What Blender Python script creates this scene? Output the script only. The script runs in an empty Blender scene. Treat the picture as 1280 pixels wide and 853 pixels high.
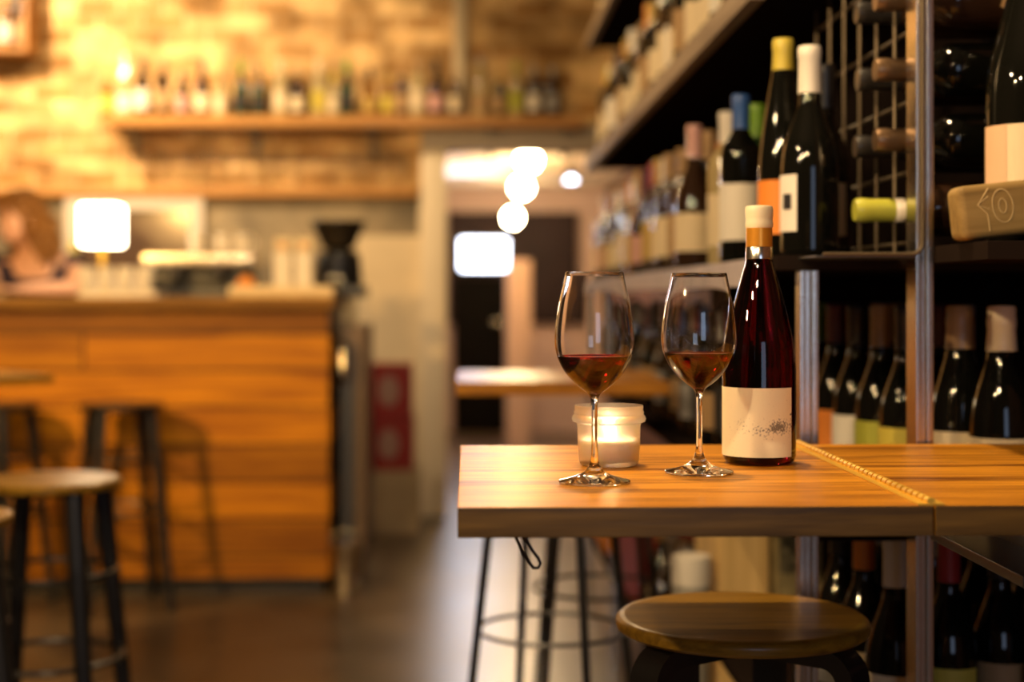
import bpy, bmesh, math, random
from mathutils import Vector, Matrix, Euler
random.seed(7)
PI = math.pi
sc = bpy.context.scene
COL = sc.collection

# ------------------------------------------------------------------ camera frame
F = 1900.0; HV = 370.0; EYE = 1.17; TH = math.atan(55 / F)
CT, ST = math.cos(TH), math.sin(TH)
def W(u, v, d):
    """point seen at pixel (u, v) at depth d, in room coordinates"""
    xc = (u - 640) / F * d
    return Vector((d * ST + xc * CT, d * CT - xc * ST, EYE + (HV - v) / F * d))
def XU(u, Y):
    """room x of pixel column u on the plane y = Y"""
    t = (u - 640) / F
    d = Y / (CT - t * ST)
    return d * (ST + t * CT)
cam = bpy.data.objects.new('camera', bpy.data.cameras.new('camera'))
COL.objects.link(cam)
cam.location = (0, 0, EYE); cam.rotation_euler = (PI / 2, 0, -TH)
cd = cam.data
cd.sensor_width = 36; cd.lens = F / 1280 * 36
cd.shift_y = -(426.5 - HV) / 1280
cd.clip_start = 0.05; cd.clip_end = 60
cd.dof.use_dof = True; cd.dof.focus_distance = 1.62; cd.dof.aperture_fstop = 2.5
sc.camera = cam

# ------------------------------------------------------------------ materials
def mat(name):
    m = bpy.data.materials.new(name); m.use_nodes = True
    return m, m.node_tree.nodes, m.node_tree.links, m.node_tree.nodes['Principled BSDF']
def S(n, k, v): n.inputs[k].default_value = v
def c4(c): return (c[0], c[1], c[2], 1)
def flat(name, c, rough=.5, metal=0, coat=0, spec=.5, trans=0, ior=1.45, bump=0, bscale=60, vary=0):
    m, N, L, b = mat(name)
    S(b, 'Base Color', c4(c)); S(b, 'Roughness', rough); S(b, 'Metallic', metal)
    S(b, 'Coat Weight', coat); S(b, 'Coat Roughness', .05); S(b, 'Specular IOR Level', spec)
    S(b, 'Transmission Weight', trans); S(b, 'IOR', ior)
    if bump or vary:
        tc = N.new('ShaderNodeTexCoord'); no = N.new('ShaderNodeTexNoise')
        S(no, 'Scale', bscale); S(no, 'Detail', 5); L.new(tc.outputs['Object'], no.inputs['Vector'])
        if bump:
            bp = N.new('ShaderNodeBump'); S(bp, 'Strength', bump); S(bp, 'Distance', .01)
            L.new(no.outputs['Fac'], bp.inputs['Height']); L.new(bp.outputs['Normal'], b.inputs['Normal'])
        if vary:
            r = N.new('ShaderNodeValToRGB')
            r.color_ramp.elements[0].position = .3; r.color_ramp.elements[1].position = .7
            r.color_ramp.elements[0].color = c4([x * (1 - vary) for x in c])
            r.color_ramp.elements[1].color = c4([min(1, x * (1 + vary)) for x in c])
            L.new(no.outputs['Fac'], r.inputs['Fac']); L.new(r.outputs['Color'], b.inputs['Base Color'])
    return m
def emit(name, c, s):
    m, N, L, b = mat(name)
    S(b, 'Base Color', c4((.8, .8, .8))); S(b, 'Emission Color', c4(c)); S(b, 'Emission Strength', s)
    return m
def wood(name, dark, light, axis='X', scale=1.0, rough=.35, coat=.3, plank=0.0, plank_axis='Y', knots=.5):
    """long grain along axis; optional boards of width plank across plank_axis"""
    m, N, L, b = mat(name)
    tc = N.new('ShaderNodeTexCoord')
    mp = N.new('ShaderNodeMapping')
    st = {'X': (.9, 14, 14), 'Y': (14, .9, 14), 'Z': (14, 14, .9)}[axis]
    S(mp, 'Scale', [q * scale for q in st]); L.new(tc.outputs['Object'], mp.inputs['Vector'])
    vec = mp.outputs['Vector']
    br = None
    if plank:
        sep = N.new('ShaderNodeSeparateXYZ'); L.new(tc.outputs['Object'], sep.inputs[0])
        cb = N.new('ShaderNodeCombineXYZ')
        L.new(sep.outputs[axis], cb.inputs[0]); L.new(sep.outputs[plank_axis], cb.inputs[1])
        br = N.new('ShaderNodeTexBrick'); L.new(cb.outputs[0], br.inputs['Vector'])
        S(br, 'Scale', 1.0); S(br, 'Brick Width', 2.6); S(br, 'Row Height', plank); S(br, 'Mortar Size', .005)
        S(br, 'Color1', (0, 0, 0, 1)); S(br, 'Color2', (1, 1, 1, 1)); S(br, 'Mortar', (.5, .5, .5, 1)); br.offset = .37
        ad = N.new('ShaderNodeVectorMath'); ad.operation = 'MULTIPLY_ADD'
        L.new(br.outputs['Color'], ad.inputs[0]); ad.inputs[1].default_value = (7, 5, 3); L.new(vec, ad.inputs[2])
        vec = ad.outputs[0]
    n1 = N.new('ShaderNodeTexNoise'); S(n1, 'Scale', 2.2); S(n1, 'Detail', 8); S(n1, 'Roughness', .6); S(n1, 'Distortion', 1.2)
    L.new(vec, n1.inputs['Vector'])
    n2 = N.new('ShaderNodeTexNoise'); S(n2, 'Scale', 9); S(n2, 'Detail', 4); L.new(vec, n2.inputs['Vector'])
    mx = N.new('ShaderNodeMath'); mx.operation = 'MULTIPLY_ADD'
    L.new(n2.outputs['Fac'], mx.inputs[0]); mx.inputs[1].default_value = .35; L.new(n1.outputs['Fac'], mx.inputs[2])
    r = N.new('ShaderNodeValToRGB'); e = r.color_ramp.elements
    e[0].position = .50; e[0].color = c4(dark); e[1].position = .84; e[1].color = c4(light)
    L.new(mx.outputs[0], r.inputs['Fac'])
    col = r.outputs['Color']
    if plank:
        hs = N.new('ShaderNodeMix'); hs.data_type = 'RGBA'; hs.blend_type = 'MULTIPLY'; hs.inputs[0].default_value = 1
        rr = N.new('ShaderNodeValToRGB'); q = rr.color_ramp.elements
        q[0].position = 0; q[0].color = (.42, .38, .34, 1); q[1].position = 1; q[1].color = (1.1, 1.05, 1, 1)
        L.new(br.outputs['Color'], rr.inputs['Fac'])
        L.new(col, hs.inputs[6]); L.new(rr.outputs['Color'], hs.inputs[7]); col = hs.outputs[2]
        h2 = N.new('ShaderNodeMix'); h2.data_type = 'RGBA'; h2.blend_type = 'MIX'
        L.new(br.outputs['Fac'], h2.inputs[0]); L.new(col, h2.inputs[6]); h2.inputs[7].default_value = c4([x * .15 for x in dark])
        col = h2.outputs[2]
    L.new(col, b.inputs['Base Color'])
    S(b, 'Roughness', rough); S(b, 'Coat Weight', coat); S(b, 'Coat Roughness', .25); S(b, 'Specular IOR Level', .22)
    bp = N.new('ShaderNodeBump'); S(bp, 'Strength', .12); S(bp, 'Distance', .004)
    L.new(n2.outputs['Fac'], bp.inputs['Height']); L.new(bp.outputs['Normal'], b.inputs['Normal'])
    return m
def brick(name, c1, c2, mortar, ax='X', rough=.8):
    m, N, L, b = mat(name)
    tc = N.new('ShaderNodeTexCoord'); sep = N.new('ShaderNodeSeparateXYZ'); cb = N.new('ShaderNodeCombineXYZ')
    L.new(tc.outputs['Object'], sep.inputs[0]); L.new(sep.outputs[ax], cb.inputs[0]); L.new(sep.outputs['Z'], cb.inputs[1])
    br = N.new('ShaderNodeTexBrick'); L.new(cb.outputs[0], br.inputs['Vector'])
    S(br, 'Scale', 1); S(br, 'Brick Width', .23); S(br, 'Row Height', .076); S(br, 'Mortar Size', .008); S(br, 'Mortar Smooth', .3)
    S(br, 'Color1', c4(c1)); S(br, 'Color2', c4(c2)); S(br, 'Mortar', c4(mortar))
    no = N.new('ShaderNodeTexNoise'); S(no, 'Scale', 5); S(no, 'Detail', 6); L.new(tc.outputs['Object'], no.inputs['Vector'])
    r = N.new('ShaderNodeValToRGB'); e = r.color_ramp.elements
    e[0].position = .35; e[0].color = (.42, .36, .28, 1); e[1].position = .65; e[1].color = (1.2, 1.17, 1.1, 1)
    L.new(no.outputs['Fac'], r.inputs['Fac'])
    mx = N.new('ShaderNodeMix'); mx.data_type = 'RGBA'; mx.blend_type = 'MULTIPLY'; mx.inputs[0].default_value = 1
    L.new(br.outputs['Color'], mx.inputs[6]); L.new(r.outputs['Color'], mx.inputs[7]); L.new(mx.outputs[2], b.inputs['Base Color'])
    bp = N.new('ShaderNodeBump'); S(bp, 'Strength', .8); S(bp, 'Distance', .012); bp.invert = True
    L.new(br.outputs['Fac'], bp.inputs['Height']); L.new(bp.outputs['Normal'], b.inputs['Normal'])
    S(b, 'Roughness', rough); S(b, 'Specular IOR Level', .1)
    return m

M = {}
M['table'] = wood('honey table wood', (.15, .045, .002), (.70, .30, .024), 'X', 1.0, .36, .0)
M['shadededge'] = wood('shade-darkened table edge wood', (.025, .013, .003), (.13, .072, .014), 'X', .8, .4, .2)  # table wood darkened: the weaker light on front faces is put into the colour
M['counter'] = wood('honey counter wood', (.13, .04, .002), (.62, .265, .020), 'X', .9, .36, .0)
M['seat'] = wood('stool seat wood', (.15, .075, .006), (.36, .19, .016), 'X', 1.2, .38, .25)
M['bar'] = wood('bar plank wood', (.30, .10, .003), (.68, .29, .006), 'X', .6, .5, .1, .146, 'Z')
M['bartop'] = wood('bar top wood', (.11, .045, .004), (.26, .12, .014), 'X', .7, .5, .05)
M['shelfwood'] = wood('shelf wood', (.30, .13, .03), (.5, .24, .06), 'X', .7, .5, .1)
M['plank'] = wood('grey brown shelf plank', (.20, .14, .09), (.36, .27, .18), 'Y', .7, .6, 0)
M['crate'] = wood('pale crate wood', (.55, .36, .13), (.78, .55, .24), 'Z', .7, .55, 0)
M['block'] = wood('pale cradle wood', (.20, .125, .04), (.34, .23, .085), 'X', .8, .6, 0)
M['brick'] = brick('pale painted brick', (.40, .20, .055), (.82, .56, .26), (.74, .54, .30))
M['brickdark'] = brick('dark red brick', (.10, .045, .03), (.17, .08, .05), (.09, .07, .06), 'Y')
M['tile'] = flat('olive grey stone', (.20, .155, .09), .6, vary=.5, bscale=4)
M['plaster'] = flat('cream plaster', (.62, .50, .32), .8, vary=.12, bscale=3)
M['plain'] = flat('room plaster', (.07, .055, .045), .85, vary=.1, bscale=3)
M['cream'] = flat('cream paint', (.66, .56, .40), .5)
M['greytrim'] = flat('grey brown paint', (.30, .25, .20), .5)
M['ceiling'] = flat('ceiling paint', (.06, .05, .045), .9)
M['backroom'] = flat('back room paint', (.62, .46, .40), .7, vary=.08, bscale=2)
M['backceiling'] = flat('back room ceiling', (.75, .6, .42), .7)
M['darkpanel'] = flat('dark purple brown panel', (.03, .017, .018), .8, vary=.2, bscale=3)
M['blackdoor'] = flat('black door', (.006, .005, .004), .9, spec=.1)
M['black'] = flat('black powder coat', (.012, .012, .014), .38, coat=.2)
M['blackwood'] = flat('black lacquered plywood', (.014, .012, .011), .32, coat=.3, bump=.05)
M['steel'] = flat('brushed steel', (.66, .60, .50), .24, 1, bump=.02, bscale=300)
M['steeldark'] = flat('dark steel', (.10, .10, .10), .35, .8)
M['wire'] = flat('dull wire', (.13, .10, .065), .5, .8)
M['brass'] = flat('brass', (.80, .50, .07), .45, .8, bump=.05, bscale=400)
M['fascia'] = flat('mauve grey shelf edge', (.42, .36, .36), .5, vary=.15, bscale=15)
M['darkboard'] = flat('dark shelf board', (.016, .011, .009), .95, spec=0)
M['rubber'] = flat('dark rubber cord', (.02, .014, .01), .5)
M['glass'] = flat('clear glass', (1, 1, 1), .0, trans=1, ior=1.47)
M['jarglass'] = flat('clear jar glass', (1, .95, .86), .28, trans=1, ior=1.45)
M['wine'] = flat('red wine', (.12, .0005, .002), .0, trans=1, ior=1.34)
M['redbottle'] = flat('bottle of red wine', (.075, .002, .007), .01, trans=1, ior=1.42)
M['wax'] = flat('cream wax', (.80, .68, .46), .45, coat=.1)
M['foilorange'] = flat('amber foil', (.70, .30, .03), .3, .5)
M['foilsilver'] = flat('silver foil', (.75, .72, .66), .2, 1)
M['candlewax'] = flat('white candle wax', (.9, .82, .66), .5)
M['candlewax'].node_tree.nodes['Principled BSDF'].inputs['Subsurface Weight'].default_value = .4
M['candlewax'].node_tree.nodes['Principled BSDF'].inputs['Subsurface Radius'].default_value = (.02, .012, .006)
M['flame'] = emit('candle flame', (1, .66, .3), 420)
M['wick'] = flat('wick', (.02, .015, .01), .9)
M['skin'] = flat('skin', (.72, .40, .26), .5)
M['navy'] = flat('navy cotton', (.022, .014, .03), .9)
M['jeans'] = flat('dark denim', (.02, .025, .05), .9)
M['hair'] = flat('copper brown hair', (.24, .10, .018), .6, bump=.6, bscale=40)
M['lamp'] = emit('lit lamp shade', (1, .80, .52), 16.0)
M['bulb'] = emit('warm bulb glass', (1, .74, .4), 90)
M['coolsign'] = emit('cool lightbox face', (.75, .82, 1), 9)
M['coolbulb'] = emit('cool lamp glass', (.7, .8, 1), 14)
M['white'] = flat('white ceramic', (.82, .74, .62), .3, coat=.3)
M['milk'] = flat('milky glass', (.9, .84, .74), .2, trans=.2)
M['paperwhite'] = flat('white paper', (.78, .7, .58), .7)
M['red'] = flat('red carton', (.27, .016, .012), .5)
M['redprint'] = flat('pale carton print', (.34, .2, .16), .6)
M['carton'] = flat('beige carton', (.38, .29, .17), .7, vary=.15, bscale=8)
M['mirror'] = flat('dark brown glass', (.09, .055, .035), .15)

def floor_mat():
    m, N, L, b = mat('polished concrete')
    tc = N.new('ShaderNodeTexCoord'); no = N.new('ShaderNodeTexNoise'); S(no, 'Scale', 2.5); S(no, 'Detail', 8)
    L.new(tc.outputs['Object'], no.inputs['Vector'])
    r = N.new('ShaderNodeValToRGB'); e = r.color_ramp.elements
    e[0].position = .3; e[0].color = (.055, .038, .024, 1); e[1].position = .7; e[1].color = (.12, .088, .06, 1)
    L.new(no.outputs['Fac'], r.inputs['Fac']); L.new(r.outputs['Color'], b.inputs['Base Color'])
    q = N.new('ShaderNodeMapRange'); q.inputs[3].default_value = .24; q.inputs[4].default_value = .4
    L.new(no.outputs['Fac'], q.inputs[0]); L.new(q.outputs[0], b.inputs['Roughness'])
    return m
M['floor'] = floor_mat()

def label_mat(name, paper, spots, dot=True):
    """paper label with sprayed ink clusters; label coords are object space: angle on the cylinder and height"""
    m, N, L, b = mat(name)
    tc = N.new('ShaderNodeTexCoord')
    no = N.new('ShaderNodeTexNoise'); S(no, 'Scale', 420); S(no, 'Detail', 4); L.new(tc.outputs['Object'], no.inputs['Vector'])
    tot = None
    for (cx, cy, cz, sx, sz, amp) in spots:
        mp = N.new('ShaderNodeMapping'); mp.vector_type = 'POINT'
        L.new(tc.outputs['Object'], mp.inputs['Vector'])
        S(mp, 'Location', (-cx / sx, 0, -cz / sz)); S(mp, 'Scale', (1 / sx, 0, 1 / sz))
        ln = N.new('ShaderNodeVectorMath'); ln.operation = 'LENGTH'; L.new(mp.outputs[0], ln.inputs[0])
        mr = N.new('ShaderNodeMapRange'); S(mr, 'From Min', 0); S(mr, 'From Max', 1); S(mr, 'To Min', amp); S(mr, 'To Max', 0)
        L.new(ln.outputs['Value'], mr.inputs[0])
        if tot is None: tot = mr.outputs[0]
        else:
            a = N.new('ShaderNodeMath'); a.operation = 'MAXIMUM'; L.new(tot, a.inputs[0]); L.new(mr.outputs[0], a.inputs[1]); tot = a.outputs[0]
    # ink where noise + density exceeds a threshold
    a = N.new('ShaderNodeMath'); a.operation = 'ADD'; L.new(no.outputs['Fac'], a.inputs[0]); L.new(tot, a.inputs[1])
    r = N.new('ShaderNodeMapRange'); S(r, 'From Min', .66); S(r, 'From Max', .84); S(r, 'To Min', 0); S(r, 'To Max', .85)
    L.new(a.outputs[0], r.inputs[0])
    mx = N.new('ShaderNodeMix'); mx.data_type = 'RGBA'; L.new(r.outputs[0], mx.inputs[0])
    mx.inputs[6].default_value = c4(paper); mx.inputs[7].default_value = (.13, .11, .09, 1)
    L.new(mx.outputs[2], b.inputs['Base Color']); S(b, 'Roughness', .7)
    return m

# ------------------------------------------------------------------ mesh tools
class MB:
    def __init__(self): self.bm = bmesh.new(); self.wn = False
    def box(self, lo, hi, bev=0, rot=None, seg=2):
        t = bmesh.new(); bmesh.ops.create_cube(t, size=1)
        c = [(lo[i] + hi[i]) / 2 for i in range(3)]; s = [hi[i] - lo[i] for i in range(3)]
        bmesh.ops.scale(t, vec=s, verts=t.verts)
        if bev: self.wn = True
        if bev: bmesh.ops.bevel(t, geom=t.edges[:], offset=bev, segments=seg, profile=.5, affect='EDGES')
        if rot: bmesh.ops.rotate(t, cent=(0, 0, 0), matrix=Euler(rot).to_matrix(), verts=t.verts)
        bmesh.ops.translate(t, vec=c, verts=t.verts)
        return self._add(t)
    def _add(self, t):
        me = bpy.data.meshes.new('tmp'); t.to_mesh(me); t.free(); self.bm.from_mesh(me); bpy.data.meshes.remove(me)
        return self
    def lathe(self, prof, seg=48, org=(0, 0, 0), M4=None, close=False):
        bm = bmesh.new(); rings = []
        for r, z in prof:
            if r < 1e-6: rings.append([bm.verts.new((0, 0, z))])
            else: rings.append([bm.verts.new((r * math.cos(2 * PI * k / seg), r * math.sin(2 * PI * k / seg), z)) for k in range(seg)])
        pairs = list(zip(rings, rings[1:]))
        if close: pairs.append((rings[-1], rings[0]))
        for A, B in pairs:
            if len(A) == 1 and len(B) == 1: continue
            for k in range(seg):
                k2 = (k + 1) % seg
                if len(A) == 1: bm.faces.new((A[0], B[k2], B[k]))
                elif len(B) == 1: bm.faces.new((A[k], A[k2], B[0]))
                else: bm.faces.new((A[k], A[k2], B[k2], B[k]))
        bmesh.ops.recalc_face_normals(bm, faces=bm.faces)
        if M4: bmesh.ops.transform(bm, matrix=M4, verts=bm.verts)
        bmesh.ops.translate(bm, vec=org, verts=bm.verts)
        return self._add(bm)
    def tube(self, pts, r, seg=10, closed=False, r2=None):
        bm = bmesh.new(); pts = [Vector(p) for p in pts]; n = len(pts); rings = []
        up = None
        for i, p in enumerate(pts):
            a = pts[(i - 1) % n] if (closed or i > 0) else p
            b = pts[(i + 1) % n] if (closed or i < n - 1) else p
            t = (b - a).normalized()
            if up is None: up = Vector((0, 0, 1)) if abs(t.z) < .9 else Vector((1, 0, 0))
            s = t.cross(up).normalized(); q = s.cross(t).normalized(); up = q
            rr = r if r2 is None else r + (r2 - r) * i / (n - 1)
            rings.append([bm.verts.new(p + (s * math.cos(2 * PI * k / seg) + q * math.sin(2 * PI * k / seg)) * rr) for k in range(seg)])
        for i in range(n if closed else n - 1):
            A, B = rings[i], rings[(i + 1) % n]
            for k in range(seg): bm.faces.new((A[k], A[(k + 1) % seg], B[(k + 1) % seg], B[k]))
        if not closed: bm.faces.new(rings[0][::-1]); bm.faces.new(rings[-1])
        bmesh.ops.recalc_face_normals(bm, faces=bm.faces)
        return self._add(bm)
    def strip(self, path, w, t, ang):
        """flat laminated strip swept along path [(radial, z)], width w across, thickness t, turned by ang about z"""
        bm = bmesh.new(); rows = []
        ca, sa = math.cos(ang), math.sin(ang)
        n = len(path)
        for i, (r, z) in enumerate(path):
            a = path[max(0, i - 1)]; b = path[min(n - 1, i + 1)]
            dx, dz = b[0] - a[0], b[1] - a[1]; l = math.hypot(dx, dz); nx, nz = -dz / l, dx / l
            q = []
            for sw, stt in ((-1, -1), (1, -1), (1, 1), (-1, 1)):
                rr, zz, y = r + nx * stt * t / 2, z + nz * stt * t / 2, sw * w / 2
                q.append(bm.verts.new((rr * ca - y * sa, rr * sa + y * ca, zz)))
            rows.append(q)
        for A, B in zip(rows, rows[1:]):
            for k in range(4): bm.faces.new((A[k], A[(k + 1) % 4], B[(k + 1) % 4], B[k]))
        bm.faces.new(rows[0][::-1]); bm.faces.new(rows[-1])
        bmesh.ops.recalc_face_normals(bm, faces=bm.faces)
        return self._add(bm)
    def mesh(self, name, smooth=True, angle=40):
        me = bpy.data.meshes.new(name); self.bm.to_mesh(me); self.bm.free()
        if smooth:
            for p in me.polygons: p.use_smooth = True
            b2 = bmesh.new(); b2.from_mesh(me); lim = math.radians(angle)
            for e in b2.edges:
                if len(e.link_faces) == 2 and e.calc_face_angle(0) > lim: e.smooth = False
            b2.to_mesh(me); b2.free()
        return me
def patch(r, z0, z1, a0, a1, n=24, th=.0004):
    """curved paper label wrapped round a cylinder of radius r, thin but solid"""
    b = MB(); bm = b.bm; g = []
    for rr in (r, r + th):
        g.append([[bm.verts.new((rr * math.cos(a0 + (a1 - a0) * k / n), rr * math.sin(a0 + (a1 - a0) * k / n), z)) for k in range(n + 1)] for z in (z0, z1)])
    for k in range(n):
        bm.faces.new((g[1][0][k], g[1][0][k + 1], g[1][1][k + 1], g[1][1][k]))
        bm.faces.new((g[0][0][k + 1], g[0][0][k], g[0][1][k], g[0][1][k + 1]))
        bm.faces.new((g[0][1][k], g[1][1][k], g[1][1][k + 1], g[0][1][k + 1]))
        bm.faces.new((g[0][0][k + 1], g[1][0][k + 1], g[1][0][k], g[0][0][k]))
    return b
def put(name, me, m, parent=None, loc=None, rot=None):
    o = bpy.data.objects.new(name, me); COL.objects.link(o)
    if m is not None:
        if len(me.materials) == 0: me.materials.append(None)
        o.material_slots[0].link = 'OBJECT'; o.material_slots[0].material = m
    if parent: o.parent = parent
    if loc is not None: o.location = loc
    if rot is not None: o.rotation_euler = rot
    return o
def part(name, b, m, parent, **k):
    wn = b.wn
    o = put(name, b.mesh(name), m, parent, **k)
    if wn: o.modifiers.new('normals', 'WEIGHTED_NORMAL').keep_sharp = True
    return o
def thing(name, label, cat, loc=(0, 0, 0), rot=(0, 0, 0), group=None):
    o = bpy.data.objects.new(name, None); COL.objects.link(o); o.empty_display_size = .05
    o.location = loc; o.rotation_euler = rot
    return tag(o, label, cat, group)
def tag(o, label, cat, group=None):
    o['label'] = label; o['category'] = cat
    if group: o['group'] = group
    return o
def struct(name, b, m, parent=None):
    o = put(name, b.mesh(name), m, parent)
    if not parent: o['kind'] = 'structure'
    return o
ORD = ['first', 'second', 'third', 'fourth', 'fifth', 'sixth', 'seventh', 'eighth', 'ninth', 'tenth', 'eleventh', 'twelfth', 'thirteenth',
       'fourteenth', 'fifteenth', 'sixteenth', 'seventeenth', 'eighteenth', 'nineteenth', 'twentieth'] + \
      ['twenty-' + x for x in ('first', 'second', 'third', 'fourth', 'fifth', 'sixth', 'seventh', 'eighth', 'ninth')] + ['thirtieth'] + \
      ['thirty-' + x for x in ('first', 'second', 'third', 'fourth', 'fifth', 'sixth', 'seventh', 'eighth', 'ninth')] + ['fortieth']

# ------------------------------------------------------------------ the room
BW = 8.1      # back wall plane
struct('floor', MB().box((-3.5, -2.6, -.1), (1.2, 13.2, 0)), M['floor'])
struct('ceiling', MB().box((-3.5, -2.6, 3.3), (1.2, BW, 3.4)), M['ceiling'])
struct('wall_left', MB().box((-3.6, -2.6, 0), (-3.5, BW, 3.3)), M['plain'])
struct('wall_right', MB().box((1.2, -2.6, 0), (1.3, 13.2, 3.3)), M['brickdark'])
DX0 = XU(556, BW); DZ = EYE + (370 - 190) / F * BW          # doorway left edge and top
ZB = EYE + (370 - 240) / F * BW
wb = struct('wall_back', MB().box((-3.5, BW, ZB), (DX0, BW + .12, 3.3)).box((DX0, BW, DZ), (1.2, BW + .12, 3.3)), M['brick'])
TX = XU(524, BW)
ZT = EYE + (370 - 295) / F * BW; BX2 = XU(446, BW)
struct('wall_back_lower', MB().box((-3.5, BW, .9), (BX2, BW + .12, ZB)).box((BX2, BW, ZT), (TX, BW + .12, ZB)), M['tile'])
struct('wall_back_plaster', MB().box((-3.5, BW, 0), (BX2, BW + .12, .9)).box((BX2, BW, 0), (TX, BW + .12, ZT)).box((TX, BW, 0), (DX0, BW + .12, ZB)), M['plaster'])
# front wall behind the camera with a street window
struct('wall_front', MB().box((-3.5, -2.6, 0), (1.2, -2.5, .6)).box((-3.5, -2.6, 2.4), (1.2, -2.5, 3.3))
       .box((-3.5, -2.6, .6), (-.1, -2.5, 2.4)).box((1.15, -2.6, .6), (1.2, -2.5, 2.4)), M['plain'])
wf = struct('window_1', MB().box((-.1, -2.58, .6), (1.15, -2.52, .66)).box((-.1, -2.58, 2.34), (1.15, -2.52, 2.4)).box((-.1, -2.58, .66), (-.04, -2.52, 2.34))
            .box((1.09, -2.58, .66), (1.15, -2.52, 2.34)).box((.50, -2.58, .66), (.55, -2.52, 2.34)), M['black'])
# doorway casing
struct('trim_1', MB().box((TX + .01, BW - .05, 0), (DX0 + .01, BW - .002, DZ + .02), .006)
       , M['cream'])
struct('trim_2', MB().box((TX + .01, BW - .06, DZ), (1.19, BW - .002, DZ + .135), .006), M['greytrim'])
struct('trim_3', MB().box((-3.5, BW - .07, ZB - .03), (TX, BW - .002, ZB + .012), .004), M['shelfwood'])
# pipe on the wall
px = XU(575, BW - .05)
struct('trim_4', MB().tube([(px, BW - .045, 2.12), (px, BW - .045, 3.3)], .04, 16), M['plaster'])
# passage beyond the doorway
struct('wall_passage_left', MB().box((-1.0, BW + .12, 0), (-.9, 13.1, 2.2)), M['backroom'])
struct('wall_passage_end', MB().box((-1.0, 13.1, 0), (1.2, 13.2, 2.2)), M['backroom'])
struct('ceiling_passage', MB().box((-1.0, BW + .12, 2.1), (1.2, 13.1, 2.2)), M['backceiling'])
pz = lambda v, d: EYE + (370 - v) / F * d
struct('trim_5', MB().box((XU(560, 13.05), 13.03, pz(405, 13.05)), (XU(722, 13.05), 13.09, pz(265, 13.05)), .004), M['darkpanel'])
dr = struct('door_2', MB().box((XU(567, 13.0), 12.98, 0), (XU(632, 13.0), 13.03, pz(348, 13.0)), .004), M['blackdoor'])
struct('door_handle', MB().tube([(XU(625, 12.95), 12.97, .95), (XU(625, 12.95), 12.92, .95), (XU(615, 12.95), 12.92, .95)], .009), M['steel'], dr)
struct('pillar', MB().box((XU(634, 11.5), 11.5, 0), (XU(664, 11.5), 11.65, pz(325, 11.5)), .01), M['backroom'])

# ------------------------------------------------------------------ folding table and counter
TZ = .979; TX0, HX, TY0, TY1, TT = -.0095, .424, 1.370, 1.942, .0275
t = thing('folding_table', 'honey coloured wooden table flap carrying two glasses of red wine', 'table', (TX0, TY0, TZ))
part('tabletop', MB().box((0, .0032, -TT), (HX - TX0 - .0012, TY1 - TY0, 0), .0012), M['table'], t)
part('shaded_front_edge', MB().box((0, 0, -TT), (HX - TX0 - .0012, .003, -.0002), .0008), M['shadededge'], t)  # thin dark strip that paints the shade of the table's front face
hb = part('hinge', MB().box((HX - TX0 - .014, .004, .0002), (HX - TX0 - .003, TY1 - TY0 - .004, .0014)).box((HX - TX0 + .0005, .004, .0002), (HX - TX0 + .0105, TY1 - TY0 - .004, .0014)), M['brass'], t)
kb = MB()
for k in range(32):
    y0 = .004 + k * (TY1 - TY0 - .008) / 32
    kb.tube([(HX - TX0 - .0012, y0 + .0025, .0028), (HX - TX0 - .0012, y0 + (TY1 - TY0 - .008) / 32 - .0025, .0028)], .0040, 10)
part('hinge_barrel', kb, M['brass'], hb)
sb = MB()
for k in range(12):
    for dx in (-.008, .0055):
        sb.lathe([(0, .0018), (.0018, .0016), (.0022, .0011)], 10, (HX - TX0 + dx, .028 + k * .047, 0))
part('screw', sb, M['brass'], hb)
lp = [W(u, v, 1.44) for u, v in ((643, 668), (649, 680), (655, 694), (661, 704), (667, 711), (673, 711), (676, 706), (673, 699), (666, 690), (659, 680), (653, 668))]
lp = [p + Vector((0, .0008 * i, 0)) for i, p in enumerate(lp)]
org = Vector((TX0, TY0, TZ))
part('strap_loop', MB().tube([p - org for p in lp], .0016, 8), M['rubber'], t)
part('folding_bracket', MB().box((HX - TX0 - .20, .50, -TT - .010), (HX - TX0 - .004, .53, -TT - .001)), M['black'], t)

c = thing('counter', 'wooden counter joined to the folding table by a brass hinge', 'counter', (HX, TY0, TZ))
part('worktop', MB().box((.0012, .0032, -TT), (1.195 - HX, TY1 - TY0, 0), .0012), M['counter'], c)
part('shaded_front_edge', MB().box((.0012, 0, -TT), (1.195 - HX, .003, -.0002), .0008), M['shadededge'], c)  # same strip along the counter, its shade painted in
a1, a2 = W(1174, 668, 1.75), W(1280, 714, 1.5)
part('under_shelf', MB().box((a1.x - HX, .10, a1.z - TZ - .012), (1.19 - HX, .40, a1.z - TZ), .002), M['steeldark'], c)
part('shelf_bracket', MB().box((.18, .12, a1.z - TZ), (.19, .38, -TT)).box((.60, .12, a1.z - TZ), (.61, .38, -TT)), M['steeldark'], c)

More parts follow.
